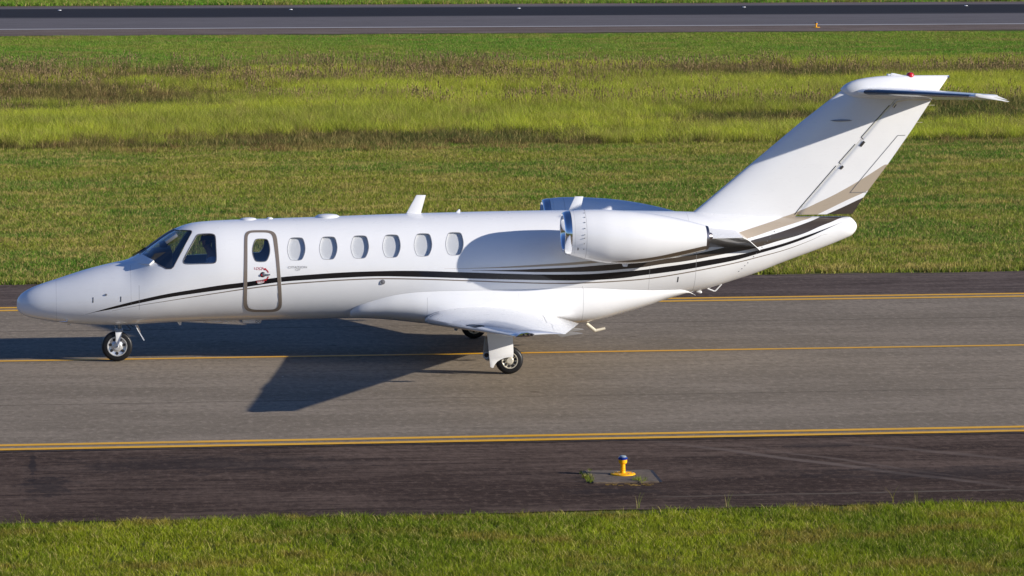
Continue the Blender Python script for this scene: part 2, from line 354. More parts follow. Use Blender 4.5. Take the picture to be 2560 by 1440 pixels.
hw_px = [(41, 0), (43, .055), (48, .11), (58, .165), (83, .245), (139, .365), (222, .505), (319, .64), (400, .735), (486, .79), (560, .815), (1300, .81), (1400, .79), (1560, .725), (1729, .62), (1860, .47), (1985, .33), (2074, .235), (2115, .185), (2132, .12), (2141, 0)]
def prof(px, Z=True):
    P = [atY(a, b) for a, b in px] if Z else None
    X = [p.x for p in P] if Z else [FX(a) for a, b in px]; Y = [p.z for p in P] if Z else [b for a, b in px]
    X = [max(0, min(XE, v)) for v in X]; X[0] = 0; X[-1] = XE
    T = [math.acos(1-2*v/XE)/PI for v in X]
    for i in range(1, len(T)):
        if T[i] <= T[i-1]: T[i] = T[i-1]+1e-4
    f = pchip(T, Y); tt = np.linspace(0, 1, 601); yy = f(tt)
    ker = np.exp(-.5*(np.arange(-6, 7)/2.2)**2); ker /= ker.sum()
    pad = np.concatenate([2*yy[0]-yy[6:0:-1], yy, 2*yy[-1]-yy[-2:-8:-1]]); ys = np.convolve(pad, ker, 'valid')
    return lambda x: float(np.interp(math.acos(max(-1, min(1, 1-2*x/XE)))/PI, tt, ys))
fT, fB, fM, fW = prof(top_px), prof(bot_px), prof(mid_px), prof(hw_px, False)
def fus_pt(x, th, off=0.0):
    t, b, mI, w = fT(x), fB(x), fM(x), fW(x); s, c = math.sin(th), math.cos(th)
    h = (t-mI) if c > 0 else (mI-b); n = 2.08
    yy = -math.copysign(abs(s)**(2/n), s)*max(w-off, .001); zz = mI+math.copysign(abs(c)**(2/n), c)*max(h-off, .001)
    return Vector((x, yy, zz))
def fus_mesh(x0=0., x1=None, nx=220, nth=88, off=0., floor=None, name='fus'):
    x1 = x1 or XE; xs = [XE*(1-math.cos(PI*i/nx))/2 for i in range(nx+1)] if x0 == 0 else list(np.linspace(x0, x1, nx+1)); v = []; f = []
    if x0 == 0: v.append(Vector((0, 0, fM(0)))); inner = xs[1:-1]
    else: inner = xs
    st = len(v)
    for x in inner:
        for k in range(nth):
            p = fus_pt(x, 2*PI*k/nth, off)
            if floor is not None: p.z = max(p.z, floor)
            v.append(p)
    m_ = len(inner)
    for i in range(m_-1):
        for k in range(nth): f.append((st+i*nth+k, st+i*nth+(k+1) % nth, st+(i+1)*nth+(k+1) % nth, st+(i+1)*nth+k))
    if x0 == 0:
        v.append(Vector((XE, 0, fM(XE)))); e = len(v)-1
        for k in range(nth): f.append((0, st+(k+1) % nth, st+k)); f.append((e, st+(m_-1)*nth+k, st+(m_-1)*nth+(k+1) % nth))
    else: f.append(tuple(st+k for k in range(nth))); f.append(tuple(st+(m_-1)*nth+k for k in range(nth)))
    return v, f
FV, FF = fus_mesh()
BV = BVHTree.FromPolygons([tuple(p) for p in FV], FF)
def hit(px, py):
    o, d = ray(px, py); r = BV.ray_cast(o, d.normalized()); return r[0] if r[0] is not None else atY(px, py)
def side(x, z, off=0., bvh=None):
    r = (bvh or BV).ray_cast(Vector((x, -4, z)), Vector((0, 1, 0)))
    if r[0] is None: return Vector((x, -.05, z))
    n = r[1]; n = n if n.y < 0 else -n
    return r[0]+n*off
def hxz(pts): return [(p.x, p.z) for p in (hit(a, b) for a, b in pts)]
def smooth_loop(pts, n=48):
    """closed rounded loop through points, resampled evenly"""
    P = [np.array(p) for p in pts]
    for _ in range(2):
        Q = []
        for i in range(len(P)): a_, b_ = P[i], P[(i+1) % len(P)]; Q += [a_*.75+b_*.25, a_*.25+b_*.75]
        P = Q
    P.append(P[0]); d = [0]
    for i in range(1, len(P)): d.append(d[-1]+np.linalg.norm(P[i]-P[i-1]))
    t = np.linspace(0, d[-1], n+1)[:-1]; A = np.array(P)
    return list(zip(np.interp(t, d, A[:, 0]), np.interp(t, d, A[:, 1])))
def grow(loop, d):
    A = np.array(loop); c_ = A.mean(0); out = []
    n = len(A)
    for i in range(n):
        t = A[(i+1) % n]-A[i-1]; nn = np.array([t[1], -t[0]]); nn /= (np.linalg.norm(nn)+1e-9)
        if nn @ (A[i]-c_) < 0: nn = -nn
        out.append(tuple(A[i]+nn*d))
    return out
def ring_patch(name, A, B, mat_, parent, off=.003, steps=3, bvh=None, thick=0):
    n = len(A); v = []; f = []
    for s_ in range(steps+1):
        t = s_/steps
        for i in range(n): v.append(side(A[i][0]*(1-t)+B[i][0]*t, A[i][1]*(1-t)+B[i][1]*t, off, bvh))
    for s_ in range(steps):
        for i in range(n): f.append((s_*n+i, s_*n+(i+1) % n, (s_+1)*n+(i+1) % n, (s_+1)*n+i))
    return obj(name, v, f, mat_, parent)
def full_patch(name, A, mat_, parent, off, steps=6, bvh=None):
    c_ = tuple(np.array(A).mean(0)); n = len(A); v = []; f = []
    for s_ in range(steps):
        t = 1-s_/steps
        for i in range(n): v.append(side(c_[0]+(A[i][0]-c_[0])*t, c_[1]+(A[i][1]-c_[1])*t, off, bvh))
    v.append(side(*c_, off, bvh))
    for s_ in range(steps-1):
        for i in range(n): f.append((s_*n+i, s_*n+(i+1) % n, (s_+1)*n+(i+1) % n, (s_+1)*n+i))
    for i in range(n): f.append(((steps-1)*n+i, (steps-1)*n+(i+1) % n, steps*n))
    return obj(name, v, f, mat_, parent)
# --- outlines read on the skin
cabin_c = [(741, 622.5), (821, 620.3), (899.8, 617.6), (979, 615.3), (1057.8, 612.3), (1136.5, 609.5)]
def barrel(cx, cy, wx=22.0, hy=27.3):
    sh = [(-.52, -1), (0, -1.02), (.52, -1), (.72, -.93), (.92, -.45), (1, 0), (.92, .45), (.66, .93), (.45, 1), (0, 1.02), (-.45, 1), (-.66, .93), (-.92, .45), (-1, 0), (-.92, -.45), (-.72, -.93)]
    return smooth_loop(hxz([(cx+a*wx*1.02+b*(-.6), cy+b*hy*1.02) for a, b in sh]))
win_loops = [barrel(*c_) for c_ in cabin_c]
door_win = barrel(653, 626, 21.2, 26.8)
side_px = [(498, 586.6), (512, 585.6), (527.8, 585.3), (536.5, 587.5), (538.2, 595), (539.2, 620), (540.6, 646.7), (539, 656), (531.4, 657.8), (500, 658.6), (464.6, 659.6), (458.5, 657), (458.7, 650.3), (473, 623), (488, 596), (492, 588.6)]
side_win = smooth_loop(hxz(side_px), 72)
ws_px = [(437, 574), (458, 575.3), (474, 576), (479.6, 577.3), (479, 583), (470, 599.5), (456, 626), (443, 650), (434, 667), (428, 672), (416, 672.3), (400, 664), (380, 652), (357, 638)]
ws = hxz(ws_px)
pbase = atY(348, 634); ptop = atY(436.5, 572.3)
ws_poly = ws + [(pbase.x, pbase.z), (pbase.x-.12, pbase.z+.12), (ptop.x-.12, ptop.z+.12), (ptop.x, ptop.z-.004)]
def prism_y(loop, y0, y1):
    n = len(loop); return [Vector((a, y0, b)) for a, b in loop]+[Vector((a, y1, b)) for a, b in loop], [tuple(range(n)), tuple(range(2*n-1, n-1, -1))]+[(i, (i+1) % n, n+(i+1) % n, n+i) for i in range(n)]
# --- stripes of the livery (the photograph's painted bands followed along the skin)
def zc(pts, fin=False):
    out = []
    for a, b in pts:
        p = hit(a, b) if not fin or b > 541 else atY(a, b, -.05); out.append((p.x, p.z))
    return out
bk_t = [(194, 791.7), (236, 779.7), (278, 767.8), (344, 751), (417, 735), (486, 723.6), (560, 712), (609.6, 706), (702.5, 692.8), (780, 686.3), (860, 681), (943, 678), (1027, 677), (1165, 680.8), (1277, 684.4), (1400, 686.3), (1483, 684.6), (1539, 680.4), (1600, 675.3), (1655, 667.8), (1711, 660), (1767, 650.5), (1840, 638.3), (1900, 624.4), (1955.5, 609.4), (2015.5, 588.9), (2060, 572.8), (2093, 560), (2112, 552)]
bk_b = [(194, 791.7), (236, 781), (278, 773.3), (344, 759), (417, 744.4), (486, 734), (560, 724), (609.6, 718), (702.5, 704.9), (780, 699), (860, 694.3), (943, 691), (1027, 692), (1165, 696), (1277, 698.9), (1400, 701), (1455, 701), (1511, 699), (1567, 694), (1600, 689.2), (1655, 682.2), (1711, 674.4), (1767, 664.4), (1840, 650), (1900, 632.8), (1955.5, 616.7), (2015.5, 595.5), (2060, 576), (2093, 560.6), (2112, 552)]
tl = [(278, 778, .5), (344, 764.4, 1), (417, 752.8, 1.5), (486, 741.7, 2), (560, 730.3, 2.4), (609.6, 723, 2.8), (702.5, 711.4, 3), (780, 705.3, 3), (860, 700.1, 3), (943, 697, 3), (1027, 697.5, 3), (1165, 701.7, 3), (1277, 705.8, 3), (1400, 708.5, 3), (1455, 707.5, 3), (1539, 703.3, 2.7), (1600, 698.7, 2.7), (1640, 694, 2.7), (1711, 682.4, 2.7), (1800, 665.5, 2.6), (1855, 653.3, 2.4), (1900, 641.7, 2.2), (1960, 625.5, 1.8), (2015.5, 605.5, 1.1), (2060, 585.5, .3)]
br_t = [(1163, 676.2), (1222, 675.5), (1292, 674.2), (1362, 671.4), (1440, 667.9), (1500, 663), (1553, 659), (1640, 650), (1711, 640), (1800, 621), (1871, 602.8), (1933, 585.5), (2000, 562.8), (2049, 541.7), (2067, 535.5), (2159, 494.4), (2190, 480)]
br_b = [(1163, 676.4), (1222, 677.3), (1292, 679.3), (1362, 680.4), (1400, 680.1), (1483, 678.7), (1567, 672), (1600, 669), (1655, 660.5), (1711, 653.3), (1800, 637), (1840, 630), (1891, 619), (1944, 603), (2000, 587.2), (2071, 557.8), (2124, 541.5)]
be_t = [(1095, 672), (1140, 671), (1222, 668.5), (1292, 664.8), (1362, 660.5), (1440, 655.2), (1550, 644), (1700, 620), (1825, 588), (1878, 570.5), (1955, 543.3), (1983, 533), (2045, 506), (2099, 480), (2214, 411)]
be_b = [(1095, 672.4), (1140, 671.7), (1222, 670.7), (1292, 669), (1362, 666), (1440, 661.7), (1553, 650), (1700, 632), (1800, 613), (1867, 597), (1933, 575), (2000, 553.3), (2030, 541.5), (2046, 535), (2127, 496.7), (2160, 482.5), (2200, 463)]
brb = zc(br_b); brb.append((brb[-1][0]+.05, brb[-1][1]-.02)); brb.append((16, brb[-1][1]-.3))
ST = [(zc(bk_t), zc(bk_b), BLACK, (atY(194, 790).x, atY(2110, 552).x)),
      (zc([(a, b-w/2) for a, b, w in tl]), zc([(a, b+w/2) for a, b, w in tl]), TAUPE, (atY(278, 778).x, atY(2060, 585).x)),
      (zc(br_t, True), brb, BROWN, (atY(1166, 676).x, 16)),
      (zc(be_t, True), zc(be_b, True), BEIGE, (atY(1098, 672).x, 16))]
# the upper stripe is thin dark taupe ahead of the engines, pale beige behind them
LN = [(FX(344), (.9, 1.3), .5), (FX(139), (.7, 1.5), .25), (FX(324), (1.0, 1.6), .25), (FX(1441), (.6, 1.2), .4), (FX(1725), (.9, 1.8), .5), (FX(1608), (.9, 1.5), .4), (FX(1712), (2.0, 2.6), .3)]
M['livery'] = paint_mat('livery_paint', ST, lines=LN)
kk = NT(M['livery'])
# --- fuselage shell, hollow cabin, window openings
def temp(v, f, mi=0):
    me = mesh_of(v, f, 'cutter'); [me.materials.append(x) for x in (M['livery'], M['cabin'], M['seal'])]
    me.polygons.foreach_set('material_index', [mi]*len(me.polygons)); o = bpy.data.objects.new('cutter', me); C.objects.link(o); return o
body = temp(FV, FF, 0)
xa, xb_ = FX(352), FX(1445)
zf = fB(FX(700))+.28
cv, cf = fus_mesh(xa, xb_, 110, 64, .045, zf)
cav = temp(cv, cf, 1)
cm = MB()
for L_ in win_loops: cm.add(*prism_y(L_, -1.4, -.55))
cm.add(*prism_y(door_win, -1.4, 1.4)); cm.add(*prism_y(side_win, -1.4, 1.4)); cm.add(*prism_y(ws_poly, -1.4, 1.4))
cut = temp(cm.v, cm.f, 2)
for c_ in (cav, cut):
    md = body.modifiers.new('b', 'BOOLEAN'); md.object = c_; md.operation = 'DIFFERENCE'; md.solver = 'EXACT'
dg = bpy.context.evaluated_depsgraph_get(); dg.update()
me = bpy.data.meshes.new_from_object(body.evaluated_get(dg)); me.name = 'fuselage'
for o_ in (body, cav, cut): bpy.data.objects.remove(o_, do_unlink=True)
me.materials.clear(); print('fuselage faces', len(me.polygons))
fus = link('fuselage', me, [M['livery'], M['cabin'], M['seal']], jet, True, 30)
# --- glass in front and at the cockpit sides: cells of an inner skin that lie behind the openings
def skin_cells(name, loop, mat_, parent, off, sides=(-1,), x0=None, x1=None, marg=.03, nx=70, nth=150):
    A = grow(loop, marg); xs = np.linspace(min(p[0] for p in A), max(p[0] for p in A), nx); P = np.array(A)
    def inside(x, z):
        c_ = False; n = len(P)
        for i in range(n):
            x1_, z1_ = P[i]; x2_, z2_ = P[i-1]
            if (z1_ > z) != (z2_ > z) and x < (x2_-x1_)*(z-z1_)/(z2_-z1_)+x1_: c_ = not c_
        return c_
    v = [fus_pt(x, 2*PI*k/nth, off) for x in xs for k in range(nth)]; f = []
    for i in range(nx-1):
        for k in range(nth):
            q = (i*nth+k, i*nth+(k+1) % nth, (i+1)*nth+(k+1) % nth, (i+1)*nth+k); c_ = sum((v[j] for j in q), Vector())/4
            if (c_.y < 0.001 and -1 in sides or c_.y >= 0 and 1 in sides) and inside(c_.x, c_.z): f.append(q)
    use = sorted({j for q in f for j in q}); mp = {j: i for i, j in enumerate(use)}
    return obj(name, [v[j] for j in use], [tuple(mp[j] for j in q) for q in f], mat_, parent)
wsA = [p for p in ws_poly]
ws_out = ws[:]+[(pbase.x-.02, pbase.z-.02), (pbase.x-.2, pbase.z+.1), (ptop.x-.2, ptop.z+.15), (ptop.x, ptop.z+.02)]
wsh = skin_cells('windshield', ws_out, M['glass'], jet, .014, (-1, 1), marg=.02)
mb = MB(); pts = []
for i in range(13):
    t = i/12; x = pbase.x*(1-t)+ptop.x*t; pts.append(Vector((x, 0, fT(x)-.008)))
mb.tube(pts, .02, 8).build('centre_post', M['greymetal'], wsh)
cw = skin_cells('cockpit_window', side_win, M['glass'], jet, .014, (-1,)); ring_patch('window_frame', side_win, grow(side_win, .012), M['seal'], cw, .0025, 1)
cw2 = skin_cells('cockpit_window', side_win, M['glass'], jet, .014, (1,))
# seal line round the windshield on the near and the far side
wsl = [hit(a, b) for a, b in ws_px]
for sg in (1, -1):
    mb = MB(); P = [Vector((p.x, p.y*sg, p.z)) for p in wsl]; Q = []
    for i in range(len(P)-1):
        for t in (0, .34, .67): Q.append(P[i].lerp(P[i+1], t))
    Q.append(P[-1]); mb.tube(Q, .007, 6).build('window_seal', M['seal'], wsh)
# cabin windows with closed pleated shades
inner_v, inner_f = fus_mesh(FX(620), FX(1250), 60, 96, .037); BVI = BVHTree.FromPolygons([tuple(p) for p in inner_v], inner_f)
for L_ in win_loops:
    w_ = full_patch('cabin_window', L_, M['glass2'], jet, -.010)
    ring_patch('window_frame', grow(L_, -.001), grow(L_, .006), M['seam'], w_, .002, 1)
    full_patch('window_shade', grow(L_, .07), M['shade'], w_, -.001, bvh=BVI)
# --- entrance door
outer = [(623.8, 576.4), (650, 575.9), (674, 576.2), (686, 581), (691.5, 590), (694, 608), (698, 651), (702.3, 706), (704.9, 758), (703, 770), (694, 777.5), (680, 779.4), (650, 779.6), (630, 779.4), (616, 776), (609.5, 766), (608.6, 752), (609.2, 717), (610.2, 651), (610.6, 594), (613.5, 582)]
inn = [(627, 581.8), (650, 581.4), (669, 581.8), (678, 585), (682, 593), (684.5, 612), (689.6, 651), (694, 706), (696.5, 757), (695, 767), (688, 772.3), (676, 773.8), (650, 774), (634, 773.8), (622.5, 771), (618, 763), (617.2, 752), (617.8, 717), (618.6, 651), (618.4, 596), (620.5, 586)]
Lo, Li = smooth_loop(hxz(outer), 96), smooth_loop(hxz(inn), 96)
def radial(loop, c_, n):
    A = np.array(loop+loop[:1]); an = np.unwrap(np.arctan2(A[:, 1]-c_[1], A[:, 0]-c_[0]))
    if an[-1] < an[0]: A = A[::-1]; an = an[::-1]
    q = np.linspace(0, 2*PI, n+1)[:-1]; q = an[0]+((q-an[0]) % (2*PI))
    return list(zip(np.interp(q, an, A[:, 0]), np.interp(q, an, A[:, 1])))
dc = tuple(np.array(door_win).mean(0)); dr = ring_patch('cabin_door', radial(Li, dc, 120), radial(grow(door_win, .004), dc, 120), M['livery'], jet, .0025, 26)
Loi = grow(Li, .004)
ring_patch('door_frame', Lo, Li, M['taupe'], dr, .005, 2)
ring_patch('door_gap', grow(Lo, .006), grow(Lo, -.002), mat('door_edge', (.62, .62, .60), .5), dr, .0015, 1)
dw = full_patch('door_window', door_win, M['glass'], dr, -.014); ring_patch('window_frame', grow(door_win, -.001), grow(door_win, .010), M['grey'], dr, .005, 1)
hp = hit(657, 686.5); hy = side(hp.x, hp.z).y
mb = MB(); mb.lathe([(-.012, .0), (-.012, .030), (-.004, .044), (.01, .044)], (hp.x, hy, hp.z), 'Y', 24)
mb.build('door_handle_plate', M['slot'], dr)
mb = MB(); mb.box((hp.x+.055, hy-.018, hp.z), (.13, .014, .024)); mb.lathe([(-.02, 0), (-.02, .022), (-.012, .03)], (hp.x+.01, hy-.004, hp.z), 'Y', 18); mb.build('door_handle', M['greymetal'], dr, bevel=.003)
mb = MB(); mb.lathe([(-.021, 0), (-.021, .018), (-.014, .02)], (hp.x-.012, hy-.002, hp.z-.004), 'Y', 14); mb.build('handle_mark', M['red'], dr)
def arc_arrow(name, a0, a1, rad, head):
    mb = MB(); n = 10; cx, cz = hp.x-.005, hp.z
    def P(r, a): return side(cx+r*math.cos(R(a)), cz+r*math.sin(R(a)), .0075)
    for i in range(n):
        a_, b_ = a0+(a1-a0)*i/n, a0+(a1-a0)*(i+1)/n; mb.add([P(rad-.008, a_), P(rad+.008, a_), P(rad+.008, b_), P(rad-.008, b_)], [(0, 1, 2, 3)])
    mb.add([P(rad-.022, a1), P(rad+.022, a1), P(rad, a1+head)], [(0, 1, 2)]); return mb.build(name, M['red'], dr, False)
arc_arrow('lock_arrow', 18, 58, .10, 28); arc_arrow('open_arrow', -18, -55, .10, -30)
def text(s_, name, px, py, size, mat_, parent, tilt=-.0, off=.006, sx=1., shear=0., bvh=None, spacing=1.):
    cu = bpy.data.curves.new('t', 'FONT'); cu.body = s_; cu.size = 1; cu.align_x = 'CENTER'; cu.align_y = 'CENTER'; cu.shear = shear; cu.space_character = spacing; cu.resolution_u = 3
    o = bpy.data.objects.new('t', cu); C.objects.link(o); d_ = bpy.context.evaluated_depsgraph_get(); me = bpy.data.meshes.new_from_object(o.evaluated_get(d_)); bpy.data.objects.remove(o, do_unlink=True)
    c_ = hit(px, py) if bvh is None else None
    for vv in me.vertices:
        u, w = vv.co.x*size*sx, vv.co.y*size; vv.co = side(c_.x+u, c_.z+w+tilt*u, off)
    me.name = name; me.materials.clear()
    return link(name, me, mat_, parent, False)
mbp = ring_patch('open_placard', grow(smooth_loop([(p.x, p.z) for p in (hit(643, 701.5), hit(661, 700.5), hit(661, 706), hit(652, 708.5), hit(643, 709))], 24), .0), [tuple(np.array([(p.x, p.z) for p in (hit(651, 704.5),)]).mean(0))]*24, mat('placard_white', (.72, .70, .70), .5), dr, .006, 1)
text('LOCK', 'lock_lettering', 647.5, 671, .054, M['red'], dr, sx=1.1); text('OPEN', 'open_lettering', 651, 703.8, .050, M['red'], dr, off=.009, sx=1.1)
text('TO CLOSE', 'small_lettering', 648, 674.6, .02, M['red'], dr)
text('CITATION', 'type_lettering', 744, 668.3, .050, M['flapgrey'], fus, sx=1.28, spacing=1.05); text('CJ3', 'type_lettering', 744, 673.8, .044, M['flapgrey'], fus, sx=1.3, shear=.2)
# --- cockpit and cabin inside
def X_(px, y=0): return atY(px, 640, y).x
def Z_(py, y=0, px=480): return atY(px, py, y).z
mb = MB(); zg = Z_(621); xg0, xg1 = FX(368), FX(428)
for (x0_, x1_, hh) in ((xg0, xg1, 0),):
    pr = [(xg0, zg-.16), (xg0+.10, zg-.03), (xg0+.30, zg), (xg1, zg+.015), (xg1, zg-.34), (xg0+.05, zg-.34)]
    mb.prism([(x, -.52, z) for x, z in pr], (0, 1.04, 0))
mb.build('instrument_panel', M['dark'], jet, bevel=.015)
mb = MB(); mb.box((FX(472), 0, zf+.12), (.9, .22, .24)); mb.build('centre_console', M['dark'], jet, bevel=.01)
vz = atY(427, 595, -.15); mb = MB(); mb.box((vz.x, -.30, vz.z+.01), (.22, .26, .055), Matrix.Rotation(-.62, 3, 'Y')); mb.build('sun_visor', M['greymetal'], jet, bevel=.012)
cz_ = atY(412, 610, -.1); mb = MB(); mb.lathe([(-.09, .0), (-.085, .045), (-.03, .06), (.03, .055), (.06, 0)], (cz_.x, -.1, cz_.z), 'X', 16); mb.build('compass', M['dark'], jet)
def seat(px, y, nm='pilot_seat'):
    s_ = MB(); x = FX(px); zs = zf+.26
    s_.box((x-.06, y, zs), (.46, .44, .10)); s_.box((x+.20, y, zs+.30), (.11, .42, .60), Matrix.Rotation(.14, 3, 'Y')); o = s_.build(nm, M['seat'], jet, bevel=.035)
    h_ = MB(); h_.box((x+.25, y, zs+.69), (.09, .26, .16), Matrix.Rotation(.14, 3, 'Y')); h_.build('headrest', M['seat'], o, bevel=.03)
    l_ = MB(); l_.box((x, y, zs-.15), (.30, .28, .22)); l_.build('seat_base', M['dark'], o); return o
seat(532, -.34); seat(532, .34)
for px_ in (800, 960, 1120):
    for y_ in (-.42, .42): seat(px_, y_, 'passenger_seat')
# --- wing to body fairing
ft = [(868, 783), (888, 768), (943, 749), (999, 736), (1054, 730), (1138, 727), (1277, 725), (1423, 720.5), (1479, 720.5), (1562, 724), (1640, 725.5), (1700, 724), (1722, 729), (1738, 737)]
fb = [(868, 796.5), (888, 796.8), (929, 798), (999, 803.5), (1054, 809.5), (1150, 817), (1250, 820.5), (1350, 818), (1445, 811), (1479, 806), (1548, 788), (1618, 767), (1657, 753), (1693, 742.5), (1722, 735), (1738, 738)]
def fxz(pts, hy_=None):
    P = [hit(a, b) if hy_ is None else atY(a, b, hy_) for a, b in pts]; X = [p.x for p in P]
    for i in range(1, len(X)): X[i] = max(X[i], X[i-1]+1e-3)
    return pchip(X, [p.z for p in P]), X
gT, XT = fxz(ft); gB, XB = fxz(fb, -.25)
bw = pchip([FX(a) for a in (868, 943, 1054, 1250, 1440, 1562, 1693, 1738)], [.0, .03, .10, .16, .12, .06, .015, .0])
x0_, x1_ = FX(869), FX(1738); nx, nth = 120, 40; v = []; f = []
for i in range(nx+1):
    x = x0_+(x1_-x0_)*i/nx; zt = float(gT(x)); zb = min(float(gB(x)), zt-.02); y0 = -side(x, zt).y+.006; dep = zt-zb; bul = float(bw(x))
    wB = max(.05, y0)
    for j in range(nth+1):
        th = PI*j/nth; c_, s_ = math.cos(th), math.sin(th); n = 2.5
        w_ = y0 + bul*math.sin(min(1, s_)*PI*.55)
        v.append((x, -math.copysign(abs(c_)**(2/n), c_)*w_, zt-abs(s_)**(2/n)*dep))
for i in range(nx):
    for j in range(nth): a = i*(nth+1)+j; f.append((a, a+1, a+nth+2, a+nth+1))
f.append(tuple(range(nth+1))); f.append(tuple(nx*(nth+1)+j for j in range(nth+1)))
M['white2'] = paint_mat('fairing_paint', lines=[(FX(1056), (.4, 1.05), .4), (FX(1282), (.4, 1.1), .15), (FX(1443), (.4, 1.3), .5)])
fair = obj('wing_fairing', v, f, M['white2'], jet)
# --- wings
def foil(n=26, t=.14, cam_=.02):
    up_, lo = [], []
    for i in range(n+1):
        x = (1-math.cos(PI*i/n))/2; yt = 5*t*(.2969*math.sqrt(x)-.126*x-.3516*x*x+.2843*x**3-.1036*x**4); yc = cam_*4*x*(1-x)
        up_.append((x, yc+yt)); lo.append((x, yc-yt))
    return up_[::-1]+lo[1:]       # TE -> over the top -> LE -> under -> TE
def loft(secs, closed=True, caps=True):
    n = len(secs[0]); v = [p for s_ in secs for p in s_]; f = []
    for i in range(len(secs)-1):
        for k in range(n if closed else n-1): f.append((i*n+k, i*n+(k+1) % n, (i+1)*n+(k+1) % n, (i+1)*n+k))
    if caps: f.append(tuple(range(n))); f.append(tuple((len(secs)-1)*n+k for k in range(n)))
    return v, f
wr0, wr1 = atY(1068, 802, -.95), atY(1446, 809.5, -.95); wt0, wt1 = atY(1277, 838.5, -7.9), atY(1414, 834.5, -7.9)
def wing_sec(y, sg, c0=0., c1=1., grow_=0., n=26, drop=0.):
    t = (y-.95)/(7.9-.95); le = wr0.lerp(wt0, t); te = wr1.lerp(wt1, t); th = .122*(1-t)+.108*t; k_ = 1.; cm_ = .038*(1-t)+.018*t if t < 1 else .018
    if y > 7.9: k_ = math.sqrt(max(0.0004, 1-((y-7.9)/.235)**2)); 
    ch = te-le; out = []
    for (a_, b_) in foil(n, th*k_, max(.012, cm_)):
        if not (c0-1e-6 <= a_ <= c1+1e-6): continue
        if y > 7.9: a_ = .12*(1-k_)+a_*(.88+.12*k_)
        p = le+ch*a_; L = abs(ch.x)
        if grow_: b_ += (grow_/L)*(1 if b_ > cm_*4*a_*(1-a_) else -1); p = p+Vector((-(grow_)*(1 if a_ < .01 else 0), 0, 0))
        out.append(Vector((p.x, y*sg, p.z+b_*L-drop)))
    return out
YS = [.70, .95]+list(np.linspace(1.3, 7.9, 16))+[7.98, 8.05, 8.10, 8.125, 8.134]
for sg in (-1, 1):
    w_ = obj('wing', *loft([wing_sec(y, sg) for y in YS]), M['white2'] if False else M['white'], jet, sharp=60)
    le_s = [wing_sec(y, sg, 0, .006, .003) for y in YS[1:-3]]
    obj('leading_edge', *loft(le_s, closed=False, caps=False), M['lemetal'], w_)
    for (yc_, dx_, dz_, L_) in ((1.35, .10, -.06, .55), (4.3, .16, -.06, .50)):
        t = (yc_-.95)/6.95; te = wr1.lerp(wt1, t); mb = MB(); yy = yc_*sg
        mb.prism([(te.x-L_, yy-.035, te.z+.02), (te.x-L_*.35, yy-.035, te.z-.13), (te.x+.02, yy-.035, te.z-.10), (te.x+dx_, yy-.035, te.z-.02+dz_)], (0, .07, 0)); mb.build('flap_track_fairing', M['flapgrey'], w_, bevel=.01)
    # flap and aileron gaps as thin dark seams standing 1 mm proud, drawn along the span
    mb = MB()
    for (ya, yb, cf_) in ((1.05, 4.35, .76), (4.42, 7.2, .80)):
        A_, B_ = [], []
        for i in range(9):
            y = ya+(yb-ya)*i/8; t = (y-.95)/6.95; le = wr0.lerp(wt0, t); te = wr1.lerp(wt1, t); ch = te-le; th = .122*(1-t)+.108*t; cm_ = .038*(1-t)+.018*t
            def srf(a_): return le.z+ch.z*a_+(cm_*4*a_*(1-a_)+5*th*(.2969*math.sqrt(a_)-.126*a_-.3516*a_*a_+.2843*a_**3-.1036*a_**4))*abs(ch.x)+.0015
            A_.append((le.x+ch.x*cf_, y*sg, srf(cf_))); B_.append((le.x+ch.x*(cf_+.003), y*sg, srf(cf_+.003)))
        mb.add(A_+B_, [(i, i+1, 9+i+1, 9+i) for i in range(8)])
    mb.each('flap_gap', M['seam'], w_)
    # tip light pod: clear lens with lamps inside, white cap behind the leading edge
    tp = atY(1313, 836.5, -8.12); tx, tz = tp.x, tp.z
    mb = MB(); mb.prism([(tx-.15, 8.105*sg, tz-.035), (tx-.06, 8.112*sg, tz+.028), (tx+.02, 8.118*sg, tz+.034), (tx+.14, 8.112*sg, tz+.006), (tx+.05, 8.112*sg, tz-.036)], (0, .03*sg, 0)); mb.build('wing_tip_light', M['chrome'], w_, bevel=.008)
    mb = MB()
    for q in (-.02, .045, .095): mb.lathe([(-.02, .0), (-.015, .014), (.0, .02), (.02, .02)] if sg < 0 else [(.02, 0), (.015, .014), (0, .02), (-.02, .02)], (tx+q, 8.15*sg, tz), 'Y', 12)
    mb.each('lamp', M['slot'], w_)
nw = [o_ for o_ in jet.children if o_.name.startswith('wing') and not o_.name.startswith('wing_f')][0]
NWB = BVHTree.FromPolygons([tuple(v_.co) for v_ in nw.data.vertices], [tuple(p_.vertices) for p_ in nw.data.polygons])
def whit(a, b):
    o, d = ray(a, b); r = NWB.ray_cast(o, d.normalized()); return r[0]+Vector((0, -.004, .006)) if r[0] is not None else atY(a, b, -5)
lo_ = [whit(a, b) for a, b in ((1166, 815), (1172, 813.3), (1186, 813), (1202, 814), (1210, 816))]; mb = MB(); mb.tube(lo_, .006, 6); mb.build('dark_loop', M['slot'], nw)  # thin dark line near the leading edge, a flat dark patch below it
mb = MB(); mb.add([whit(a, b) for a, b in ((1173, 816), (1186, 815.6), (1200, 815.4), (1207, 816.8), (1196, 818), (1187, 820), (1180, 817.8))], [tuple(range(7))]); mb.build('dark_patch', M['slot'], nw, False)
# root fillet bleed-air strakes
mb = MB()
for q in (0, 1, 2):
    a = atY(1072+q*2, 789-0+q*3.2, -.97); b = atY(1098+q*.6, 779.0+q*3.6, -.99); c_ = a.lerp(b, .5)+Vector((0, 0, .012)); mb.tube([a, c_, b], .0035, 6)
mb.each('bleed_air_louvre', M['greymetal'], fair)
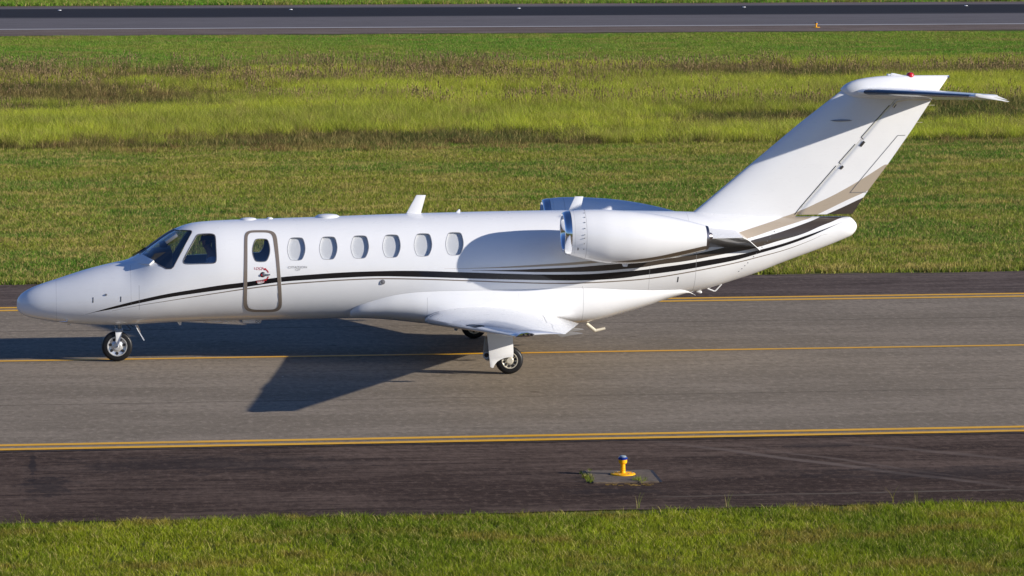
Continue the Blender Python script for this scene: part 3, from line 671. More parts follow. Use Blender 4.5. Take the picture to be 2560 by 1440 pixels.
# --- engines
EY = -1.25
est = [(1424, 527.2, 638.2), (1446, 525, 644.2), (1473, 524, 651), (1520, 524.4, 658.3), (1562, 526.8, 659.2), (1600, 530.2, 657), (1645, 536.4, 650.5), (1701, 547.3, 639.6), (1762, 563, 625.8)]
def est_z(l):
    out = []
    for a, t_, b_ in l:
        T_, B_ = atY(a, t_, EY), atY(a, b_, EY); out.append((T_.x, (T_.z+B_.z)/2, (T_.z-B_.z)/2))
    return out
E_ = est_z(est); ex = [e[0] for e in E_]; eC, eR = pchip(ex, [e[1] for e in E_]), pchip(ex, [e[2] for e in E_])
def ring_x(x, zc_, r, y, n=56, tilt=0.): return [Vector((x+tilt*math.cos(2*PI*k/n), y+r*math.sin(2*PI*k/n), zc_+r*math.cos(2*PI*k/n))) for k in range(n)]
nb_t = [(1529, 654.7), (1545, 653.2), (1600, 646.7), (1640, 640.8), (1700, 628.5), (1764, 615)]
nb_b = [(1529, 655.2), (1562, 657.0), (1594, 656.6), (1640, 650.2), (1700, 638), (1764, 623)]
nt_ = [(lambda p: (p.x, p.z))(atY(a, b, EY-.2)) for a, b in nb_t]; nb_ = [(lambda p: (p.x, p.z))(atY(a, b, EY-.1)) for a, b in nb_b]
M['nacelle'] = paint_mat('nacelle_paint', [(nt_, nb_, (.10, .072, .048), (nt_[0][0], nt_[-1][0]+.1))], lines=[(atY(1459, 600, EY).x, (1.6, 2.6), .45), (atY(1431, 600, EY).x, (1.6, 2.6), .2)])
lipx = atY(1406, 580, EY).x; lz, lr = E_[0][1], E_[0][2]
for sg in (1, -1):
    y = EY*sg
    xs = list(np.linspace(ex[0], ex[-1], 40)); nac = obj('engine_nacelle', *loft([ring_x(x, float(eC(x)), float(eR(x)), y) for x in xs], caps=False), M['nacelle'], jet)
    # polished lip: from the skin round the front into the duct; the lower lip lies a little further aft
    pr = []; dx = ex[0]-lipx
    for q in np.linspace(0, 1, 7): pr.append((ex[0]-dx*math.sin(q*PI/2), lr-.050*(1-math.cos(q*PI/2))))
    for q in np.linspace(0.12, 1, 7): pr.append((lipx+.14*(1-math.cos(q*PI/2)), lr-.05-.055*math.sin(q*PI/2)))
    obj('intake_lip', *loft([ring_x(a, lz+.004*(i_/13), r_, y, tilt=-.006) for i_, (a, r_) in enumerate(pr)], caps=False), M['chrome'], nac)
    ri = lr-.105; mb = MB(); mb.add(*loft([ring_x(lipx+.14, lz, ri, y), ring_x(lipx+.45, lz, ri+.01, y), ring_x(lipx+.62, lz, ri+.01, y)], caps=False)); mb.build('intake_duct', M['greymetal'], nac)
    mb = MB()
    for k_ in range(20):
        q = 2*PI*k_/20; rr_ = [(.085, 0), (ri, .14)]
        for (q0, q1) in ((q, q+.27),):
            mb.add([Vector((lipx+.50, y+.085*math.sin(q0), lz+.085*math.cos(q0))), Vector((lipx+.56, y+.085*math.sin(q1), lz+.085*math.cos(q1))), Vector((lipx+.60, y+ri*math.sin(q1+.05), lz+ri*math.cos(q1+.05))), Vector((lipx+.50, y+ri*math.sin(q0+.02), lz+ri*math.cos(q0+.02)))], [(0, 1, 2, 3)])
    mb.build('fan', M['metal'], nac, False)
    mb = MB(); mb.lathe([(lipx+.30, .0), (lipx+.33, .03), (lipx+.42, .075), (lipx+.53, .10)], (0, y, lz), 'X', 24); mb.build('spinner', M['metal'], nac)
    mb = MB(); mb.add(*loft([ring_x(lipx+.63, lz, ri+.012, y), ring_x(lipx+.64, lz, .01, y)], caps=True)); mb.build('fan_backing', M['slot'], nac)
    zr, rr = float(eC(ex[-1])), float(eR(ex[-1])); x9 = ex[-1]
    obj('exhaust_nozzle', *loft([ring_x(x9-.01, zr, rr-.001, y), ring_x(x9+.05, zr-.002, rr-.012, y), ring_x(x9+.052, zr-.002, rr-.03, y), ring_x(x9-.3, zr, rr-.06, y), ring_x(x9-.31, zr, .02, y)], caps=False), M['hot'], nac)
    mb = MB(); mb.lathe([(x9-.25, .11), (x9-.02, .09), (x9+.11, .06), (x9+.125, .045), (x9+.125, 0)], (0, y, zr+.02), 'X', 20); mb.build('exhaust_cone', M['hot'], nac)
    # drain mast under the nacelle, oil door slot
    d0, d1 = atY(1561, 657, y if sg > 0 else y), None; db = atY(1561, 658, EY); mb = MB()
    mb.prism([(db.x-.055, y-.02, db.z+.02), (db.x-.02, y-.02, db.z-.055), (db.x+.045, y-.02, db.z-.055), (db.x+.07, y-.02, db.z+.02)], (0, .04, 0)); mb.build('drain_mast', M['white'], nac, bevel=.006)
    if sg > 0:
        mb = MB()
        for (px_, py_) in [(1461, 525.6), (1460.5, 532.5), (1462, 543), (1462.6, 556), (1462.6, 571), (1462.3, 587), (1462, 595.5), (1460.6, 609.5), (1459.5, 623)]:
            p = atY(px_, py_, EY); rr_ = float(eR(p.x)); dz = p.z-float(eC(p.x)); yy = y-math.sqrt(max(0, rr_**2-dz**2)); q = atY(px_, py_, yy); dz = max(-rr_*.999, min(rr_*.999, q.z-float(eC(q.x)))); yy = y-math.sqrt(rr_**2-dz**2); q = atY(px_, py_, yy)
            mb.box((q.x, yy, q.z), (.011, .012, .011))
        mb.each('fastener', M['slot'], nac, smooth=False)
        q = atY(1446, 622, EY-.36); rr_ = float(eR(q.x)); dz = q.z-float(eC(q.x)); yy = y-math.sqrt(rr_**2-dz**2); mb = MB(); mb.box((q.x, yy, q.z), (.012, .02, .055)); mb.build('vent_slot', M['slot'], nac, False)
    # pylon
    s = sg; zo = float(eC(ex[-2])); 
    bT, bI = atY(1857.5, 594.6, -1.12), atY(1901, 627, -.52); aT = atY(1770, 597, -1.12); dI = atY(1766, 626, -.66)
    secs = []
    for x, yo, zot, zob, yi, zit, zib in ((9.15, 1.0, 2.10, 2.09, .55, 2.14, 2.12), (9.5, 1.0, 2.16, 2.02, .55, 2.22, 1.98), (10.3, 1.0, 2.15, 2.0, .5, 2.22, 1.90), (aT.x, 1.12, aT.z+.012, aT.z, .45, aT.z+.13, dI.z), (bT.x, 1.12, bT.z+.008, bT.z, .38, bT.z+.07, dI.z-.02), (bT.x+.13, .96, bT.z-.05, bT.z-.062, .36, bT.z-.02, dI.z-.02), (bI.x, .50, bI.z+.01, bI.z, .3, bI.z+.01, bI.z-.0)):
        secs.append([Vector((x, -yo*s, zot)), Vector((x, -yo*s, zob)), Vector((x, -yi*s, zib)), Vector((x, -yi*s, zit))])
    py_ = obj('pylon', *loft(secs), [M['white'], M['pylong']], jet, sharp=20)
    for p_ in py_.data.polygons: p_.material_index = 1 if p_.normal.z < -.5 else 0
# --- fin, rudder
hinge = [(1985, 541.5), (2000, 518), (2223.6, 262.8), (2238, 246)]
def fin_x(pts):
    P = [atY(a, b) for a, b in pts]; P = sorted(P, key=lambda p: p.z); return lambda z: float(np.interp(z, [p.z for p in P], [p.x for p in P]))
fLE = fin_x([(1690, 560), (1735, 528.5), (2000, 306.5), (2094, 233.6), (2112, 219)]); fH = fin_x([(1965, 565)]+hinge+[(2262, 220)]); fTE = fin_x([(2133, 531.6), (2168, 479.4), (2222, 407), (2278, 326.6), (2330.5, 246.6), (2347, 224), (2080, 610)])
zb_, zt_ = atY(1985, 556).z, atY(2200, 226).z
def fth(a_): return 5*(.2969*math.sqrt(a_)-.126*a_-.3516*a_*a_+.2843*a_**3-.1036*a_**4)
def fin_sec(z, c0, c1, n=22, cap=False):
    a_, h_, t_ = fLE(z), fH(z), fTE(z); L = t_-a_; th = .085 if z > 2.5 else .085
    x0__, x1__ = c0(z), c1(z); r_, l_ = [], []
    for i in range(n+1):
        q = (1-math.cos(PI*i/n))/2 if c0(z) == a_ else i/n; x = x0__+(x1__-x0__)*q; u = max(0, min(1, (x-a_)/L)); y = fth(u)*th*L
        if c0(z) != a_: y = y*math.sqrt(min(1, .35+q*10)) * .97
        r_.append(Vector((x, -y, z))); l_.append(Vector((x, y, z)))
    return r_[::-1]+l_[1:]
ZS = list(np.linspace(zb_, zt_, 26))
fin = obj('vertical_fin', *loft([fin_sec(z, fLE, fH) for z in ZS]), M['livery'], jet, sharp=50)
zr0, zr1 = atY(2060, 535.2).z, atY(2290, 247).z
rud = obj('rudder', *loft([fin_sec(z, lambda z: fH(z)+.012, fTE) for z in np.linspace(zr0, zr1, 24)]), M['livery'], jet, sharp=50)
def fin_y(x, z): u = max(0.001, min(1, (x-fLE(z))/(fTE(z)-fLE(z)))); return fth(u)*.085*(fTE(z)-fLE(z))
def fin_strip(name, pts, w, mat_, parent, off=.004):
    mb = MB(); P = [atY(a, b, -.06) for a, b in pts]
    for sg in (-1, 1):
        for i in range(len(P)-1):
            n = 8; a_, b_ = P[i], P[i+1]; d = (b_-a_).normalized(); nn = Vector((-d.z, 0, d.x))*w/2; V = []
            for k in range(n+1):
                p = a_.lerp(b_, k/n); 
                for s_ in (-1, 1): q = p+nn*s_; V.append((q.x, sg*(fin_y(q.x, q.z)+off), q.z))
            mb.add(V, [(2*k, 2*k+1, 2*k+3, 2*k+2) for k in range(n)])
    return mb.each(name, mat_, parent, smooth=False)
fin_strip('trim_tab_gap', [(2265, 338.6), (2246, 339), (2158, 443), (2126, 482), (2168, 481)], .009, M['grey'], rud)
fin_strip('hinge_gap', [(2223.6, 262.8), (2152.8, 343), (2158.5, 349)], .012, M['slot'], rud, .005)
fin_strip('hinge_gap', [(2138, 360), (2097, 406), (2101.5, 410)], .012, M['slot'], rud, .005)
fin_strip('hinge_gap', [(2090, 414), (2000, 518), (1986, 536)], .012, M['slot'], rud, .005)
for (a1, b1, a2, b2) in ((2161, 353.5, 2151, 365.5), (2107.5, 415, 2101, 422)): fin_strip('hinge_slot', [(a1, b1), (a2, b2)], .042, M['slot'], rud, .006)
fin_strip('hinge_slot', [(2239, 260), (2233, 268)], .045, M['slot'], rud, .006)
p = atY(2104, 301.5, -.12); mb = MB(); mb.lathe([(-.19, 0), (-.12, .012), (0, .018), (.14, .012), (.19, 0)], (p.x, -fin_y(p.x, p.z)-.006, p.z), 'X', 12); mb.build('logo_light', M['greymetal'], fin)
# tail bullet on top of the fin
bt = [(2101, 223), (2110, 213.5), (2122, 206), (2138, 200), (2155.5, 196), (2194, 190.8), (2226, 188.6), (2280, 188.2), (2371, 188)]
bb = [(2101, 224), (2112, 236), (2130, 244), (2160, 248), (2200, 249), (2290, 248.5), (2330, 246.5), (2350, 222), (2371, 191)]
P1 = [atY(a, b) for a, b in bt]; P2 = [atY(a, b) for a, b in bb]
btf, bbf = pchip([p.x for p in P1], [p.z for p in P1]), pchip([p.x for p in P2], [p.z for p in P2])
xs = list(P1[0].x+(P1[-1].x-P1[0].x)*np.array([0, .004, .012, .03, .06, .1, .16, .24, .34, .46, .58, .7, .8, .88, .94, .98, 1.])); secs = []
for x in xs:
    u = (x-xs[0])/(xs[-1]-xs[0]); T_, B_ = float(btf(x)), float(bbf(x)); w_ = .135*math.sqrt(min(1, u*7+.0005))*(1-max(0, u-.5)*1.7); zm = (T_+B_)/2; h_ = max(.001, (T_-B_)/2)
    secs.append([Vector((x, -w_*math.copysign(abs(math.sin(2*PI*k/28))**.8, math.sin(2*PI*k/28)), zm+h_*math.copysign(abs(math.cos(2*PI*k/28))**.85, math.cos(2*PI*k/28)))) for k in range(28)])
bul = obj('tail_fairing', *loft(secs), M['white'], jet)
p = atY(2271, 186); mb = MB(); mb.lathe([(-.04, .065), (.0, .065), (.025, .058), (.045, .035), (.052, 0)], (p.x+.03, 0, p.z-.015), 'Z', 20); mb.build('beacon', M['redglass'], jet)
a, b, c_, d = atY(2226, 190), atY(2228, 182.5), atY(2235, 183), atY(2262, 189); mb = MB(); mb.prism([(q.x, -.012, q.z) for q in (a, b, c_, d)], (0, .024, 0)); mb.build('antenna', M['white'], jet, bevel=.003)
p = atY(2371, 192); mb = MB(); mb.lathe([(-.02, .025), (.01, .025), (.02, 0)], (p.x, 0, p.z), 'X', 12); mb.build('tail_light', M['chrome'], jet)
# --- horizontal stabilizer
sr0, st0 = atY(2138, 229.5, -.12), atY(2436, 241, -3.12)
for sg in (1, -1):
    def stab(y, c0, c1, g_=0., n=18, cl=True, dro=0.):
        t = (y-.05)/(3.12-.05); le = sr0.lerp(st0, t); L = 1.38*(1-t)+.60*t; th = .105; out = []; 
        k_ = 1. if y <= 3.1 else math.sqrt(max(.002, 1-((y-3.1)/.08)**2))
        for (a_, b_) in foil(n, th*k_, .0):
            if not (c0-1e-6 <= a_ <= c1+1e-6): continue
            if dro and a_ > c0: b_ -= (a_-c0)*dro
            b_ += g_/L*(1 if b_ >= 0 else -1)
            out.append(Vector((le.x+L*a_-g_, y*-sg, le.z+b_*L)))
        return out
    yl = [.02, .3, .8, 1.4, 2., 2.6, 3.0, 3.1, 3.14, 3.165, 3.178]
    stb = obj('horizontal_stabilizer', *loft([stab(y, 0, .64) for y in yl]), M['white'], jet, sharp=50)
    obj('elevator', *loft([stab(y, .65, 1, dro=.30) for y in yl[:6]+[2.98]]), M['white'], stb, sharp=50)
    obj('deicing_boot', *loft([stab(y, 0, .11, .003) for y in [.30, .6, 1.2, 1.8, 2.4, 2.98]], closed=False, caps=False), M['boot'], stb)
    # balance horn at the tip, hanging a little nose-up of the elevator, and static wicks
    a, b = atY(2435, 236, -3.14), atY(2520, 253.5, -3.14); mb = MB(); d_ = b-a
    pr = [(0, .0), (.02, .016), (.12, .026), (.45, .02), (1, .003)]; top_ = [a+d_*q+Vector((0, 0, w_)) for q, w_ in pr]; bot_ = [a+d_*q-Vector((0, 0, w_*1.1)) for q, w_ in pr[::-1]]
    mb.prism([Vector((q.x, -sg*3.12, q.z)) for q in top_+bot_], (0, -sg*.10, 0)); mb.build('balance_horn', M['white'], stb, bevel=.008)
    mb = MB()
    for px_ in (2490, 2497, 2508): q = atY(px_, 249+(px_-2490)*.25, -3.0); mb.tube([(q.x, -sg*3.0, q.z), (q.x+.07, -sg*3.0, q.z-.012)], .003, 5)
    mb.each('static_wick', M['cream'], stb)
a = atY(2248, 250, -.09); mb = MB(); mb.tube([atY(2232, 268, -.10), atY(2243, 254, -.10), atY(2268, 249.5, -.10), atY(2328, 249, -.06)], .012, 8); mb.build('elevator_push_rod', M['cream'], jet)
mb = MB()
for (x_, y_) in ((2320, 263), (2290, 306)): q = atY(x_, y_, 0); mb.tube([q, q+Vector((.11, 0, 0))], .003, 5)
mb.each('static_wick', M['cream'], rud)
# rivet line and small ports on the tail cone
mb = MB()
for (x_, y_) in ((1936, 579), (1931, 586.7), (1925, 594.4), (1918, 602.6), (1912, 610), (1905, 618), (1891, 633.6), (1884, 641.5), (1869.5, 657), (1862, 664), (1854.6, 671.4), (1847, 678)): q = hit(x_, y_); mb.lathe([(-.006, 0), (-.004, .009), (.004, .009)], q, 'Y', 8)
mb.each('rivet', M['grey'], fus, smooth=False)
# --- antennas, vents, lamps
def blade(name, pts, th, parent=jet, mat_='white', y=0, base=None):
    mb = MB(); P = [atY(a, b, y) for a, b in pts]; mb.prism([Vector((q.x, y-th/2, q.z)) for q in P], (0, th, 0)); return mb.build(name, M[mat_], parent, bevel=th*.35)
ba = blade('blade_antenna', [(1014, 536), (1041, 487.5), (1064.5, 487.5), (1051, 536)], .026)
mb = MB(); q = atY(1033, 534); mb.lathe([(0, .15), (.008, .14), (.014, .10), (.016, 0)], (0, 0, 0), 'Z', 24); [setattr(v_, 'y', v_.y*.35) for v_ in mb.v]; mb.v = [v_+Vector((q.x+.01, 0, fT(q.x)-.004)) for v_ in mb.v]; mb.build('antenna_base', M['white'], ba)
blade('blade_antenna', [(1419, 530), (1437, 491), (1458.5, 491), (1450, 530)], .026)
def dome(name, pa, pb, ph, wy, y=0, sides_=1, mat_='white'):
    a, b, c_ = atY(*pa, y), atY(*pb, y), atY(pa[0]/2+pb[0]/2, ph, y); cx = (a.x+b.x)/2; zb = (a.z+b.z)/2; L = (b.x-a.x)/2; H = c_.z-zb; mb = MB(); mb.lathe([(0, 1), (.45, .95), (.8, .75), (.95, .4), (1, 0)], (0, 0, 0), 'Z', 28)
    mb.v = [Vector((cx+v_.x*L, y+v_.y*wy, zb-.012*(1 if H > 0 else -1)+v_.z*(H+.012*(1 if H > 0 else -1)))) for v_ in mb.v]; return mb.build(name, M[mat_], jet)
dome('satellite_antenna', (598, 551), (644, 549.5), 543.6, .12); dome('antenna_puck', (665, 549), (683, 548), 542.8, .055); dome('traffic_antenna', (787, 544), (850, 542), 534.6, .16)
blade('antenna', [(1137, 533), (1147, 522.5), (1150, 523), (1151, 533)], .03)
blade('belly_antenna', [(441, 803), (448.5, 813), (453, 813), (454, 803)], .015)
dome('belly_antenna', (507, 802), (562, 801), 808, .10); blade('belly_strake', [(545, 800), (562, 805), (590, 803), (605, 799)], .05)
bx = blade('belly_pod', [(604, 797), (606.5, 809), (653, 808), (654.5, 796)], .10)
ct = bpy.data.curves.new('t', 'FONT'); ct.body = 'DG'; ct.size = .06; ct.extrude = .001; o_ = bpy.data.objects.new('t', ct); C.objects.link(o_); me = bpy.data.meshes.new_from_object(o_.evaluated_get(bpy.context.evaluated_depsgraph_get())); bpy.data.objects.remove(o_, do_unlink=True)
q = atY(638.5, 806.8, -.055)
for v_ in me.vertices: v_.co = Vector((q.x+v_.co.x, -.0545+v_.co.z, q.z+v_.co.y))
link('pod_lettering', me, M['grey'], bx, False)
for (a_, b_, nm, w_, h_) in ((232.5, 750, 'static_vent', .014, .085), (302, 748, 'static_vent', .014, .085), (1694.5, 698.5, 'exhaust_slot', .020, .09)):
    q = hit(a_, b_); mb = MB(); V = [side(q.x+i*w_/2, q.z+j*h_/2, .003) for i, j in ((-1, -1), (1, -1), (1.3, 1), (-.7, 1))]; mb.add(V, [(0, 1, 2, 3)]); mb.build(nm, M['slot'], jet, False)
q = hit(265.5, 737); mb = MB(); mb.lathe([(-.012, 0), (-.01, .015), (.01, .02)], q, 'Y', 10); mb.build('temperature_probe', M['grey'], jet)
q = hit(956.5, 705); mb = MB(); mb.lathe([(-.012, .0), (-.012, .020), (-.006, .034), (-.010, .040), (.012, .042)], q, 'Y', 24); mb.build('fuel_vent', M['grey'], jet)
a = hit(166, 800); mb = MB(); mb.tube([a+Vector((.01, .02, 0)), a+Vector((.0, -.05, -.02))], [.02, .012], 10); mb.tube([a+Vector((.01, -.05, -.02)), a+Vector((-.11, -.055, -.015))], [.011, .006], 10); mb.tube([atY(172, 803), atY(175.5, 812)], [.012, .014], 8); mb.tube([atY(176, 811.5), atY(168, 811)], .008, 8)
mb.build('pitot_probe', M['chrome'], jet)
# rain deflector / bleed-air nozzle fairing ahead of the windshield
mb = MB()
for sg in (1,):
    top_ = [(305, 652.0), (340, 637.5), (357, 631)]; 
pts_n = [hit(356, 637.5), hit(387.5, 654.5), hit(376, 664.5), hit(352, 660.5), hit(322, 652)]
for sg in (-1, 1):
    V = []; 
    for q, o1 in zip(pts_n, (.02, .055, .05, .012, .004)):
        n = side(q.x, q.z, 1.)-side(q.x, q.z, 0.); V.append(q+n*o1)
    V2 = [q+Vector((0, .02, -.01)) for q in pts_n]
    V = [Vector((p_.x, p_.y*-sg, p_.z)) for p_ in V]; V2 = [Vector((p_.x, p_.y*-sg, p_.z)) for p_ in V2]
    mb.add(V+V2, [(0, 1, 2, 3, 4), (9, 8, 7, 6, 5)]+[(i, (i+1) % 5, 5+(i+1) % 5, 5+i) for i in range(5)])
mb.each('rain_deflector', M['white'], jet, sharp=20, bevel=.004)
mb = MB()
for sg in (-1, 1):
    a, b = atY(331, 641, 0), atY(364, 618.5, 0); mb.tube([Vector((a.x, sg*.10, a.z+.01)), Vector((b.x, sg*.06, fT(b.x)+.012))], .007, 6)
mb.each('windshield_wiper', M['slot'], jet)
# tail skid, drain, light
sk = MB(); sk.tube([atY(1767, 719), atY(1769, 721.5), atY(1784, 727.5), atY(1788, 727.5), atY(1804, 710)], .012, 8); sk.build('tail_skid', M['white'], jet)
mb = MB(); q = atY(1747, 729.5, -.05); mb.tube([q+Vector((-.035, 0, .01)), q, q+Vector((.03, 0, -.005)), q+Vector((.036, 0, -.02))], [.018, .026, .03, .02], 10); mb.build('tail_camera_light', M['white'], jet)
mb = MB(); mb.tube([atY(1466, 809, -.2), atY(1488, 826.5, -.2), atY(1513, 820.5, -.2)], [.030, .030, .022], 10); mb.build('vent_mast', M['cream'], jet)
# --- wheels and undercarriage
def wheel(name_parent, c_, Rw, wd, rim_r, parent, rim_mat, holes=10, n=48):
    sg = -1
    mb = MB(); prof_ = []
    for i in range(17):
        a_ = -PI/2+PI*i/16; prof_.append((math.copysign(abs(math.sin(a_))**.75, math.sin(a_))*wd/2, Rw-(Rw-rim_r)*(1-abs(math.cos(a_))**.45)*.98))
    prof_ = [(-wd*.40, rim_r-.004)]+prof_+[(wd*.40, rim_r-.004)]
    mb.lathe(prof_, c_, 'Y', n, closed=True); mb.build('tyre', M['tyre'], parent, sharp=60)
    mb = MB(); mb.lathe([(-wd*.46, rim_r), (-wd*.50, rim_r-.004), (-wd*.50, rim_r-.014), (-wd*.38, rim_r-.02), (-wd*.30, rim_r*.60), (-wd*.42, rim_r*.38), (-wd*.50, rim_r*.34), (-wd*.5, 0)], c_, 'Y', n, cap=False)
    mb.lathe([(wd*.5, 0), (wd*.50, rim_r*.34), (wd*.30, rim_r*.60), (wd*.38, rim_r-.02), (wd*.50, rim_r-.014), (wd*.46, rim_r)], c_, 'Y', n, cap=False)
    mb.build('rim', rim_mat, parent, sharp=30)
    mb = MB()
    for k_ in range(holes):
        q = 2*PI*k_/holes+.2
        for s_ in (-1, 1): mb.lathe([(s_*wd*.40, 0), (s_*wd*.40, rim_r*.15), (s_*wd*.22, rim_r*.15)], Vector(c_)+Vector((rim_r*.70*math.cos(q), 0, rim_r*.70*math.sin(q))), 'Y', 10)
    mb.each('wheel_hole', M['slot'], parent)
nc = atY(293, 866.2, -.07); NR = nc.z-.0
mb = MB(); tp_ = atY(297.5, 800); md_ = atY(297, 829)
mb.tube([(tp_.x, 0, tp_.z+.1), (md_.x+.01, 0, md_.z+.0)], .028, 14); mb.tube([(tp_.x, 0, tp_.z+.05), (tp_.x, 0, tp_.z-.045)], .05, 16)
mb.box((md_.x, 0, md_.z+.02), (.13, .15, .05)); mb.tube([atY(286, 812, -.02), atY(290, 822, -.02), atY(292, 826, -.02)], .008, 6); mb.tube([atY(303, 812, -.02), atY(303, 826, -.02)], .008, 6)
ng = mb.build('nose_gear', M['greymetal'], jet, bevel=.004)
wheel('nose', (nc.x, 0, NR), NR, .13, NR*.66, ng, M['wheelm'], 7)
mb = MB(); 
for sg in (-1, 1):
    y_ = .088*sg; F = [atY(288.2, 829.3, y_), atY(305.4, 829.3, y_), atY(298.5, 861, y_), atY(296.5, 866, y_), atY(292.5, 866, y_), atY(291.5, 860, y_)]
    mb.prism([Vector((q.x, y_-.008, q.z)) for q in F], (0, .016, 0))
mb.tube([(nc.x, -.10, NR), (nc.x, .10, NR)], .022, 14); mb.build('fork', M['white'], ng, bevel=.004)
mb = MB(); mb.tube([(nc.x, -.108, NR), (nc.x, .108, NR)], .011, 10); mb.build('axle', M['slot'], ng)
mb = MB(); mb.tube([atY(315, 811, -.03), atY(322, 818, -.03), atY(327, 823, -.03), atY(324, 826, -.03), atY(312, 825, -.03), atY(303, 826, -.03)], .006, 6); mb.tube([atY(322, 809, .03), atY(334, 818, .03), atY(336, 812, .03)], .005, 6); mb.each('hydraulic_hose', M['slot'], ng)
mb = MB(); 
a, b = atY(337, 813, -.16), atY(359.3, 851.5, -.30)
mb.prism([a, a+Vector((.014, 0, .0)), b+Vector((.014, 0, .01)), b], (.0, -.02, 0)); mb.prism([atY(340, 806, -.28), atY(351.5, 799.7, -.30), atY(356.3, 802.7, -.30), atY(345, 806.4, -.28)], (0, -.01, 0)); mb.prism([atY(337, 813, .16), atY(345, 813, .16), atY(352, 830, .24), atY(346, 830, .24)], (0, .01, 0)); mb.each('nose_gear_door', M['white'], ng)
mb = MB(); q = atY(297, 806.3, -.12); mb.prism([atY(289, 806.8, -.15), atY(305, 806.8, -.15), atY(301, 801, -.22), atY(293, 801, -.22)], (0, .02, 0)); mb.build('taxi_light', M['cream'], ng)
MY = 2.44
for sg in (-1, 1):
    mc = atY(1274.5, 901.5, -MY-.09); MR = mc.z; y_ = MY*sg
    mb = MB(); o_ = Vector((0, 0, 0))
    def P(px_, py_, dy=0.): q = atY(px_, py_, -MY+dy); return Vector((q.x, (-q.y if sg > 0 else q.y), q.z))
    mb.tube([P(1232, 815, .12), P(1224, 850, .12), P(1216.5, 888, .12)], [.06, .055, .05], 14); mb.tube([P(1216.5, 888, .12), P(1245, 897, .12), P(1274.5, 901.5, .12)], [.05, .045, .04], 12)
    mb.tube([P(1216.5, 888, -.02), P(1216.5, 888, .2)], .062, 20); mb.tube([P(1219, 900, .12), P(1226, 868, .16), P(1245, 820, .2)], [.03, .03, .03], 12)
    mb.prism([P(1209, 880, .03), P(1214, 842, .03), P(1222, 842, .03), P(1222, 903, .03), P(1214, 900, .03)], (0, -.12*sg, 0))
    mb.tube([(mc.x, y_-.10*sg*-1, MR), (mc.x, y_+.10*sg, MR)], .03, 12)
    mg = mb.build('main_gear', M['greymetal'], jet, bevel=0)
    wheel('main', (mc.x, y_, MR), MR, .19, MR*.60, mg, M['rim'], 10)
    mb = MB(); q = P(1216.5, 888, -.025); mb.tube([q, q+Vector((0, .012*(1 if sg < 0 else -1), 0))], .036, 18); q.y += .004*sg; mb.build('pivot_cap', M['slot'], mg)
    dp = [(1217, 826), (1282, 838), (1283.8, 879), (1283.0, 893), (1276, 893.2), (1268, 893.6), (1259.4, 895.8), (1251, 899.3), (1243.5, 904), (1237.8, 910.5), (1233.2, 919.7), (1230, 919.8), (1225.8, 918), (1223.8, 896.7)]
    mb = MB(); mb.prism([P(a_, b_, -.16) for a_, b_ in dp], (0, .02*(-sg), 0)); mb.build('gear_door', M['white'], mg, bevel=.004)
# ================================================================== PILOT
pil = thing('person', 'pilot in a pale blue shirt and headset seated behind the cockpit side window', 'person', (FX(530), -.34, zf))
def skin_body(name, chains, mat_, parent, sub=2):
    """chains: list of lists of (x,y,z,r); first point of later chains may repeat an earlier point to branch from it"""
    V, Ed, Rr, idx = [], [], [], {}
    for ch in chains:
        prev = None
        for (x, y, z, r) in ch:
            kx = (round(x, 4), round(y, 4), round(z, 4))
            if kx not in idx: idx[kx] = len(V); V.append((x, y, z)); Rr.append(r)
            if prev is not None: Ed.append((prev, idx[kx]))
            prev = idx[kx]
    me = bpy.data.meshes.new(name); me.from_pydata(V, Ed, []); o = bpy.data.objects.new(name, me); C.objects.link(o)
    sk_ = o.modifiers.new('s', 'SKIN'); me.skin_vertices[0].data[0].use_root = True
    for i, r in enumerate(Rr): me.skin_vertices[0].data[i].radius = (r, r)
    sb = o.modifiers.new('u', 'SUBSURF'); sb.levels = sub; sb.render_levels = sub
    d_ = bpy.context.evaluated_depsgraph_get(); m2 = bpy.data.meshes.new_from_object(o.evaluated_get(d_)); bpy.data.objects.remove(o, do_unlink=True); m2.name = name
    return link(name, m2, mat_, parent, True, None)
hd = atY(515, 604, -.34); hx, hz = hd.x, hd.z; px0, py0 = hx+.10, -.34; hipz = zf+.36
skin_m = mat('skin', (.30, .17, .11), .55); shirt_m = mat('shirt_cloth', (.30, .38, .55), .85); trouser_m = mat('trouser_cloth', (.02, .022, .035), .85); hair_m = mat('hair', (.012, .009, .007), .6)
pel = (px0+.06, py0, hipz, .13); che = (px0+.02, py0, hipz+.30, .145); nec0 = (px0-.01, py0, hz-.17, .07); nec1 = (hx+.02, py0, hz-.10, .055)
def arm(s_): return [(px0+.02, py0, hipz+.34, .12), (px0+.02, py0+.17*s_, hipz+.37, .065), (px0-.10, py0+.24*s_, hipz+.12, .045), (px0-.36, py0+.16*s_, hipz+.13, .033), (px0-.43, py0+.14*s_, hipz+.14, .026)]
def leg(s_): return [pel, (px0-.02, py0+.10*s_, hipz-.01, .09), (px0-.42, py0+.12*s_, hipz+.06, .065), (px0-.60, py0+.12*s_, hipz-.28, .045), (px0-.72, py0+.12*s_, hipz-.31, .038)]
head = [nec0, nec1, (hx+.01, py0, hz-.03, .088), (hx+.015, py0, hz+.05, .095), (hx+.02, py0, hz+.09, .06)]
fingers = []
